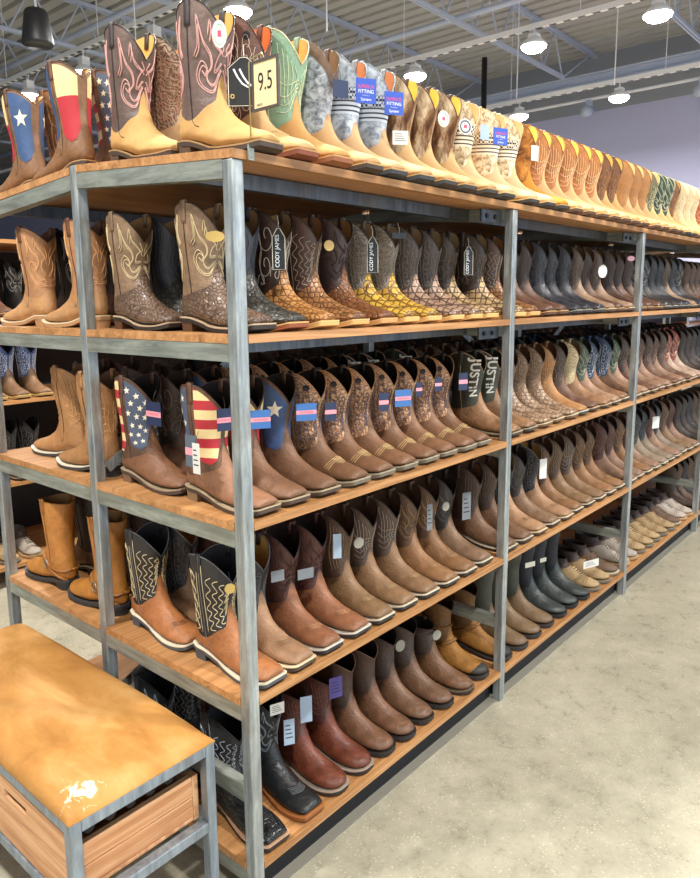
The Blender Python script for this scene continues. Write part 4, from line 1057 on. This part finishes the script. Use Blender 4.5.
def seat():
    rows = []; n = 44; m_ = 26
    def prof(u): return (1 - abs(2 * u - 1) ** 9) ** 0.5
    for j in range(n + 1):
        v = j / n; r_ = []
        for i in range(m_ + 1):
            u = i / m_; k = max(0, prof(u)) * max(0, prof(v))
            x = lerp(BX0 - 0.002, BX1 + 0.002, u); y = lerp(BY0 - 0.002, BY1 + 0.002, v)
            z = BZ + 0.003 + 0.030 * k + 0.006 * k * math.sin(3.1 * u) * math.sin(3.1 * v) + 0.0016 * k * math.sin(17 * v + 3 * u) + 0.0012 * k * math.sin(23 * u - 6 * v)
            r_.append((x, y, z))
        rows.append(r_)
    mb = MB(); mb.grid(rows)
    o0 = len(mb.v); mb.v += [(BX0, BY0, BZ + 0.0005), (BX1, BY0, BZ + 0.0005), (BX1, BY1, BZ + 0.0005), (BX0, BY1, BZ + 0.0005)]
    mb.f.append((o0 + 3, o0 + 2, o0 + 1, o0)); mb.mi.append(0)
    W_ = m_ + 1
    for (idx, a, b) in (([i for i in range(W_)], 0, 1), ([n * W_ + i for i in range(W_)], 3, 2), ([j * W_ for j in range(n + 1)], 0, 3), ([j * W_ + m_ for j in range(n + 1)], 1, 2)):
        mb.f.append(tuple([o0 + a] + idx + [o0 + b])); mb.mi.append(0)
    n_ = N('cow_hide'); v = n_.coord('Object', (1, 0.5, 1)); c = n_.noise(v, 9, 6, 0.65, 0.5)
    base = n_.ramp(c, [(0.32, hx('a8733a')), (0.5, hx('bf8a4a')), (0.68, hx('d0a266'))])
    fi = n_.noise(n_.coord('Object', (300, 40, 100)), 1.0, 3)
    base = n_.mix(n_.math('MULTIPLY', fi, 0.25), base, hx('a06d2c'))
    # white hair patches of the hide at one corner
    vv = n_.coord(); dv = n_.n('ShaderNodeVectorMath', operation='DISTANCE'); n_.l(vv, dv.inputs[0]); dv.inputs[1].default_value = (-0.368, 0.122, 0.48)
    dm = n_.math('ADD', dv.outputs['Value'], n_.math('MULTIPLY', n_.math('SUBTRACT', n_.noise(vv, 40, 4, 0.6, 1.0), 0.5), 0.16))
    base = n_.mix(n_.ramp(dm, [(0.012, (1, 1, 1)), (0.03, (0, 0, 0))]), base, hx('efe2c8'))
    n_.bump(fi, 0.3, 0.002)
    o = link('seat_cushion', mb.mesh('seat_cushion', n_.fin(base, 0.6, 0, 0.35), True), bench); return o
seat()
# pine crates under the seat
for y0, y1 in ((BY0 + T_ + 0.004, 0.545), (0.560, BY1 - T_ - 0.004)):
    x0, x1 = BX0 + 0.004, BX1 - 0.030
    mb = MB(); e = (y0 + y1) / 2 - 0.052; f = e + 0.104
    mb.box(x0, x0 + 0.016, y0, y1, 0.340, 0.374); mb.box(x0, x0 + 0.016, y0, y1, 0.394, 0.422)
    mb.box(x0, x0 + 0.016, y0, e, 0.374, 0.394); mb.box(x0, x0 + 0.016, f, y1, 0.374, 0.394)
    dr = link('drawer', mb.mesh('drawer', M_PINE), bench)
    for nm, b_, mt in (('lower_plank', (x0, x0 + 0.016, y0, y1, 0.260, 0.337), M_PINE), ('back_board', (x1 - 0.016, x1, y0, y1, 0.260, 0.376), M_PINE), ('bottom_board', (x0 + 0.017, x1 - 0.017, y0, y1, 0.262, 0.272), M_PINE)):
        mb = MB(); mb.box(*b_); bevel(link(nm, mb.mesh(nm, mt), dr), 0.002)
    for yy in (y0, y1 - 0.016):
        for za, zb_ in ((0.272, 0.322), (0.324, 0.376)):
            mb = MB(); mb.box(x0 + 0.017, x1 - 0.017, yy, yy + 0.016, za, zb_); bevel(link('end_plank', mb.mesh('end_plank', M_PINE_X), dr), 0.002)
mb = MB(); mb.box(BX0 + T_, BX1 - T_, BY0 + 0.06, BY1 - T_, BZ - 0.018, BZ - 0.001); link('seat_board', mb.mesh('seat_board', M_DARK), bench)
for i in range(6):  # row of black knobs in the gap under the seat
    mb = MB(); mb.tube([(BX0 + 0.06 + 0.05 * i, BY0 + 0.034, 0.402), (BX0 + 0.06 + 0.05 * i, BY0 + 0.09, 0.402)], 0.013, 12); link('seat_knob', mb.mesh('seat_knob', M_BLACK, True), bench)

# ------------------------------------------------------------------ size sign
sign = thing('size_sign', 'small framed 9.5 size card clipped to the corner of the top shelf', 'sign', (0.045, -0.006, 1.775))
def P_(name, mb, mat, sm=False): return link(name, mb.mesh(name, mat, sm), sign)
mb = MB(); mb.box(-0.008, 0.008, -0.006, -0.001, -0.004, 0.026); mb.box(-0.008, 0.008, -0.006, 0.03, 0.026, 0.0285); bevel(P_('clip', mb, M_BEAM), 0.001)
mb = MB(); mb.tube([(0, -0.005, 0.02), (0, -0.005, 0.186), (0.002, -0.008, 0.194), (0.004, -0.040, 0.200), (0.004, -0.048, 0.186)], 0.0016, 6); P_('stem', mb, plain('brass_wire', 'b8a77a', 0.35, 0.8), True)
PW2, PH2 = 0.078, 0.098
fr = link('frame', None, sign, (0.004, -0.048, 0.140), (0, 0, R(-90)))
def onf(name, mb, mat): return link(name, mb.mesh(name, mat), fr)
fm = MB(); a, b, t = PW2 / 2, PH2 / 2, 0.005
for q in ((-a, a, -b, -b + t), (-a, a, b - t, b), (-a, -a + t, -b + t, b - t), (a - t, a, -b + t, b - t)): fm.box(q[0], q[1], -0.002, 0.003, q[2], q[3])
bpy.data.objects.remove(fr)
fr = link('frame', fm.mesh('frame', plain('dark_frame', '4a4540', 0.5)), sign, (0.004, -0.048, 0.140), (0, 0, R(-90)))
mb = MB(); mb.box(-a + t, a - t, 0.0, 0.002, -b + t, b - t); onf('card', mb, plain('cream_card', 'e9cf9f', 0.6))
def put_text(parent, s_, size, x, z, y, mat, sx=1.0, name='print', rot=0.0):
    me = text_mesh(s_, size, mat, 0.0001); o = link(name, me, parent, (x, y, z), (R(90), rot, 0)); o.scale = (sx, 1, 1); return o
put_text(fr, '9.5', 0.050, 0, 0.004, -0.0004, plain('ink', '1d1a18', 0.6), 0.72)
put_text(fr, "MEN'S", 0.007, -0.018, -0.038, -0.0004, plain('ink_small', '4a4038', 0.6), 0.9)

# ------------------------------------------------------------------ hang tags
INKW, INKR, INKK, INKP = plain('tag_white', 'eef0f2', 0.6), plain('tag_red', 'd8506a', 0.6), plain('tag_black', '1a1a1c', 0.6), plain('tag_pink', 'e59aa6', 0.6)
TM = {k: plain('tag_' + k, v, 0.5) for k, v in dict(navy='1e2b4e', blue='3d6fae', royal='2f52b4', white='d9d7d0', grey='74797e', black='131416', pale='9fb2c6', purple='4b3f86', brass='c8a860', slate='5a6672', cream='e6e0cc', pink='d8a0a4', mint='bcd8c4', silver='918c7e').items()}
def T(label, c, ang, w_, h_, col, kind='plain', txt=None, cat='tag'):
    t = thing('hang_tag', label, cat, c, (0, 0, R(ang)), 'hang tags on the boots')
    mb = MB()
    if kind == 'round':
        n = 20; vs = [(w_ / 2 * math.cos(2 * math.pi * k / n), y, h_ / 2 * math.sin(2 * math.pi * k / n)) for y in (-0.0006, 0.0006) for k in range(n)]
        mb.add(vs, [tuple(range(n)), tuple(range(2 * n - 1, n - 1, -1))] + [(k, k + n, (k + 1) % n + n, (k + 1) % n) for k in range(n)])
    elif kind == 'coffin':
        pts = [(-w_ / 2, -h_ / 2), (w_ / 2, -h_ / 2), (w_ / 2, h_ * 0.28), (w_ * 0.1, h_ / 2), (-w_ * 0.1, h_ / 2), (-w_ / 2, h_ * 0.28)]
        def ring(k, y): return [(x * k, y, z * (1 - (1 - k) * 0.4)) for x, z in pts]
        n = 6; mb.add(ring(1, -0.0006) + ring(1, 0.0006), [tuple(range(n)), tuple(range(2 * n - 1, n - 1, -1))] + [(k, k + n, (k + 1) % n + n, (k + 1) % n) for k in range(n)])
    else: mb.box(-w_ / 2, w_ / 2, -0.0006, 0.0006, -h_ / 2, h_ / 2)
    card = link('card', mb.mesh('card', TM[col]), t)
    if kind == 'band':
        mb = MB(); mb.box(-w_ / 2, w_ / 2, -0.0012, -0.0007, -h_ * 0.13, h_ * 0.10); link('band', mb.mesh('band', INKP), t)
        if txt: put_text(t, txt, h_ * 0.16, 0, -h_ * 0.015, -0.0014, INKR, min(1, w_ / (h_ * 0.16 * 0.66 * len(txt))))
    if kind == 'coffin':
        mb = MB(); mb.tube([(x * 0.92, -0.0012, z * 0.95) for x, z in pts], 0.0009, 4, closed=True); link('border', mb.mesh('border', TM['cream']), t)
        if txt: put_text(t, txt, w_ * 0.42, -w_ * 0.1, -h_ * 0.05, -0.0012, INKW, 0.95, rot=R(-90))
    if kind == 'fit':
        for i, (s_, z, sz, m_) in enumerate((('SUPERIOR', .17, .20, INKR), ('FITTING', -.03, .20, INKW), ('* * * * *', -.2, .1, INKW), ('System', -.34, .17, INKW))):
            put_text(t, s_, h_ * sz, 0, h_ * z, -0.0008, m_, min(1.0, w_ * 0.92 / (h_ * sz * 0.62 * len(s_))))
    if kind == 'round' and txt:
        mb = MB(); n = 18; mb.tube([(w_ * .36 * math.cos(2 * math.pi * k / n), -0.001, h_ * .36 * math.sin(2 * math.pi * k / n)) for k in range(n)], w_ * 0.05, 4, closed=True)
        link('ring_print', mb.mesh('ring_print', TM[txt]), t)
        mb = MB(); mb.box(-w_ * .12, w_ * .12, -0.0014, -0.0007, -h_ * .1, h_ * .12); link('emblem', mb.mesh('emblem', INKR), t)
    if kind == 'lines':
        for k in range(4):
            mb = MB(); mb.box(-w_ * .36, w_ * (.1 + .08 * k), -0.0009, -0.0007, h_ * (.25 - .16 * k), h_ * (.29 - .16 * k)); link('printed_line', mb.mesh('printed_line', INKK), t)
    mb = MB(); mb.tube([(0, 0, h_ / 2 - 0.003), (0.001, 0.002, h_ / 2 + 0.012), (0.0, 0.010, h_ / 2 + 0.028)], 0.0007, 4); link('string', mb.mesh('string', INKK if col != 'black' else TM['cream']), t)
    return t
T('grey paper tag with pink band hanging low on the striped boot', (0.014, 0.196, 1.128), -90, 0.044, 0.078, 'slate', 'band')
T('white price tag hanging in front of the striped boot', (0.009, 0.172, 1.114), -90, 0.026, 0.074, 'white', 'lines')
T('navy tag with pink band beside the navy star boot', (0.018, 0.349, 1.203), -90, 0.062, 0.060, 'navy', 'band', 'DURANGO')
T('navy tag with pink band just before the corner post, middle shelf', (0.062, 0.125, 1.205), -20, 0.04, 0.053, 'navy', 'band', 'DURANGO')
T('blue tag with pink band just past the corner post, middle shelf', (0.166, 0.115, 1.193), -30, 0.050, 0.046, 'blue', 'band', 'DURANGO')
T('blue tag with pink band beside the blue lone star boot', (0.329, 0.115, 1.191), -30, 0.056, 0.046, 'blue', 'band', 'DURANGO')
for k, (x, z, w_, h_, l) in enumerate([(0.425, 1.180, 0.034, 0.050, 'first'), (0.662, 1.179, 0.032, 0.055, 'third'), (0.760, 1.180, 0.056, 0.052, 'fourth'), (0.846, 1.199, 0.022, 0.045, 'fifth'), (0.955, 1.204, 0.026, 0.045, 'sixth'), (1.110, 1.199, 0.036, 0.06, 'last')]):
    T(f'navy tag with pink band at the {l} tooled boot before the second post', (x, 0.115, z), -25, w_, h_, 'navy' if k != 2 else 'blue', 'band', 'DURANGO' if w_ > .04 else None)
T('oval brass coloured tag at the corner post, second shelf', (0.048, 0.120, 1.625), -30, 0.044, 0.024, 'brass', 'round')
T('black coffin shaped tag on the white scroll boot, second shelf', (0.246, 0.120, 1.606), -35, 0.034, 0.104, 'black', 'coffin', 'CODY JAMES')
T('black coffin shaped tag beside the first yellow scaled boot', (0.614, 0.118, 1.606), -35, 0.034, 0.104, 'black', 'coffin', 'CODY JAMES')
T('black coffin shaped tag before the second post, second shelf', (1.135, 0.118, 1.606), -35, 0.034, 0.098, 'black', 'coffin', 'CODY JAMES')
T('small round brass tag on the brown croc boot, second shelf', (0.432, 0.120, 1.623), -20, 0.030, 0.028, 'brass', 'round')
T('black plastic clip on the yellow scaled boot shafts', (0.742, 0.118, 1.666), -20, 0.050, 0.017, 'black')
T('black folded tag with cream border behind the 9.5 card', (0.108, 0.075, 1.955), -50, 0.075, 0.105, 'black', 'coffin')
mb = MB(); _t = [o for o in C.objects if o.get('label', '').startswith('black folded tag')][0]
for dx in (0.0, 0.013): mb.tube([(-0.022 + dx, -0.0014, 0.026), (-0.014 + dx, -0.0014, 0.010), (-0.004 + dx, -0.0014, -0.004), (0.010 + dx, -0.0014, -0.012)], 0.0022, 5)
link('boot_print', mb.mesh('boot_print', INKW, True), _t)
mb = MB(); mb.tube([(-0.026 + 0.004 * math.cos(k), -0.0014, -0.030 + 0.004 * math.sin(k)) for k in range(7)], 0.0016, 5); link('emblem', mb.mesh('emblem', TM['brass'], True), _t)
T('royal blue fitting tag on the first striped grey boot', (0.528, 0.070, 2.018), -30, 0.056, 0.062, 'royal', 'fit')
T('royal blue fitting tag on the second striped grey boot', (0.650, 0.070, 2.010), -30, 0.056, 0.060, 'royal', 'fit')
T('dark navy tag on the mottled grey boot, top row', (0.432, 0.075, 2.005), -20, 0.044, 0.043, 'navy')
T('white printed tag below the second royal blue tag', (0.680, 0.070, 1.925), -40, 0.045, 0.037, 'white', 'lines')
T('white oval tag on the first flame stitched boot by the size card', (0.030, 0.060, 2.030), -40, 0.030, 0.055, 'white', 'round', 'mint')
T('round white and green tag on the first hair hide boots', (0.890, 0.065, 2.010), -20, 0.042, 0.047, 'white', 'round', 'mint')
T('round white and teal tag on the last hair hide boot', (1.013, 0.065, 2.008), -20, 0.052, 0.048, 'white', 'round', 'slate')
T('royal blue fitting tag on the speckled sand boots', (1.237, 0.065, 2.013), -20, 0.062, 0.054, 'royal', 'fit')
T('pale blue tag on the first speckled sand boot', (1.133, 0.065, 2.010), -20, 0.037, 0.046, 'pale', 'plain')
T('white tag on the honey brown boot, top row', (1.491, 0.065, 1.995), -20, 0.034, 0.052, 'white')
T('white round tag on the black boots, second shelf', (2.318, 0.118, 1.596), -20, 0.059, 0.059, 'white', 'round')
T('pink oval tag past the third post, second shelf', (2.678, 0.118, 1.666), -20, 0.054, 0.026, 'pink', 'round')
T('grey metal tag on the light brown boot, fourth shelf', (0.213, 0.118, 0.773), -20, 0.037, 0.030, 'grey')
T('grey metal tag on the first red brown boot, fourth shelf', (0.316, 0.116, 0.748), -20, 0.048, 0.029, 'grey')
T('silver blue tag on the second red brown boot, fourth shelf', (0.447, 0.116, 0.790), -35, 0.024, 0.072, 'pale', 'plain')
T('small round silver tag on the arched stitching boot, fourth shelf', (0.543, 0.116, 0.774), -20, 0.034, 0.034, 'silver', 'round')
T('narrow grey tag between the pale leaf stitched boots, fourth shelf', (0.915, 0.116, 0.762), -20, 0.022, 0.09, 'grey', 'lines')
T('tall grey tag before the second post, fourth shelf', (1.150, 0.116, 0.747), -20, 0.038, 0.10, 'grey', 'lines')
T('small round silver tag on the amber flame boot, fourth shelf', (1.013, 0.116, 0.777), -20, 0.030, 0.032, 'silver', 'round')
T('small brass tag on the cognac boot at the corner post', (0.052, 0.118, 0.790), -30, 0.026, 0.026, 'brass', 'round')
T('small white label on the polished black boot, bottom shelf', (0.199, 0.118, 0.404), -20, 0.041, 0.032, 'white', 'lines')
T('pale blue tag on the first burgundy boot, bottom shelf', (0.308, 0.116, 0.352), -30, 0.034, 0.078, 'pale')
T('pale blue folded tag low beside the polished black boot', (0.236, 0.112, 0.320), -30, 0.030, 0.075, 'pale', 'lines')
T('purple tag with white print on the second burgundy boot', (0.429, 0.112, 0.366), -20, 0.043, 0.064, 'purple', 'lines')
T('small round silver tag on a dusky pull-on boot, bottom shelf', (0.755, 0.118, 0.366), -20, 0.037, 0.040, 'silver', 'round')
T('small round silver tag on the elastic sided ankle boot', (0.970, 0.118, 0.322), -20, 0.037, 0.037, 'silver', 'round')
T('cream label on the first rubber boot past the second post', (1.678, 0.118, 0.371), -20, 0.055, 0.022, 'cream')
T('cream label on the second rubber boot, bottom shelf', (1.803, 0.118, 0.355), -20, 0.036, 0.018, 'cream')
T('white card lying across the tan moccasin shoes, bottom shelf', (2.161, 0.045, 0.250), -20, 0.100, 0.036, 'white', 'lines')
T('white price card on the black shafts, fourth shelf past the second post', (1.765, 0.116, 0.769), -20, 0.040, 0.085, 'white')
T('white price card on the wine shafts, fourth shelf past the third post', (3.212, 0.116, 0.769), -20, 0.058, 0.068, 'white')
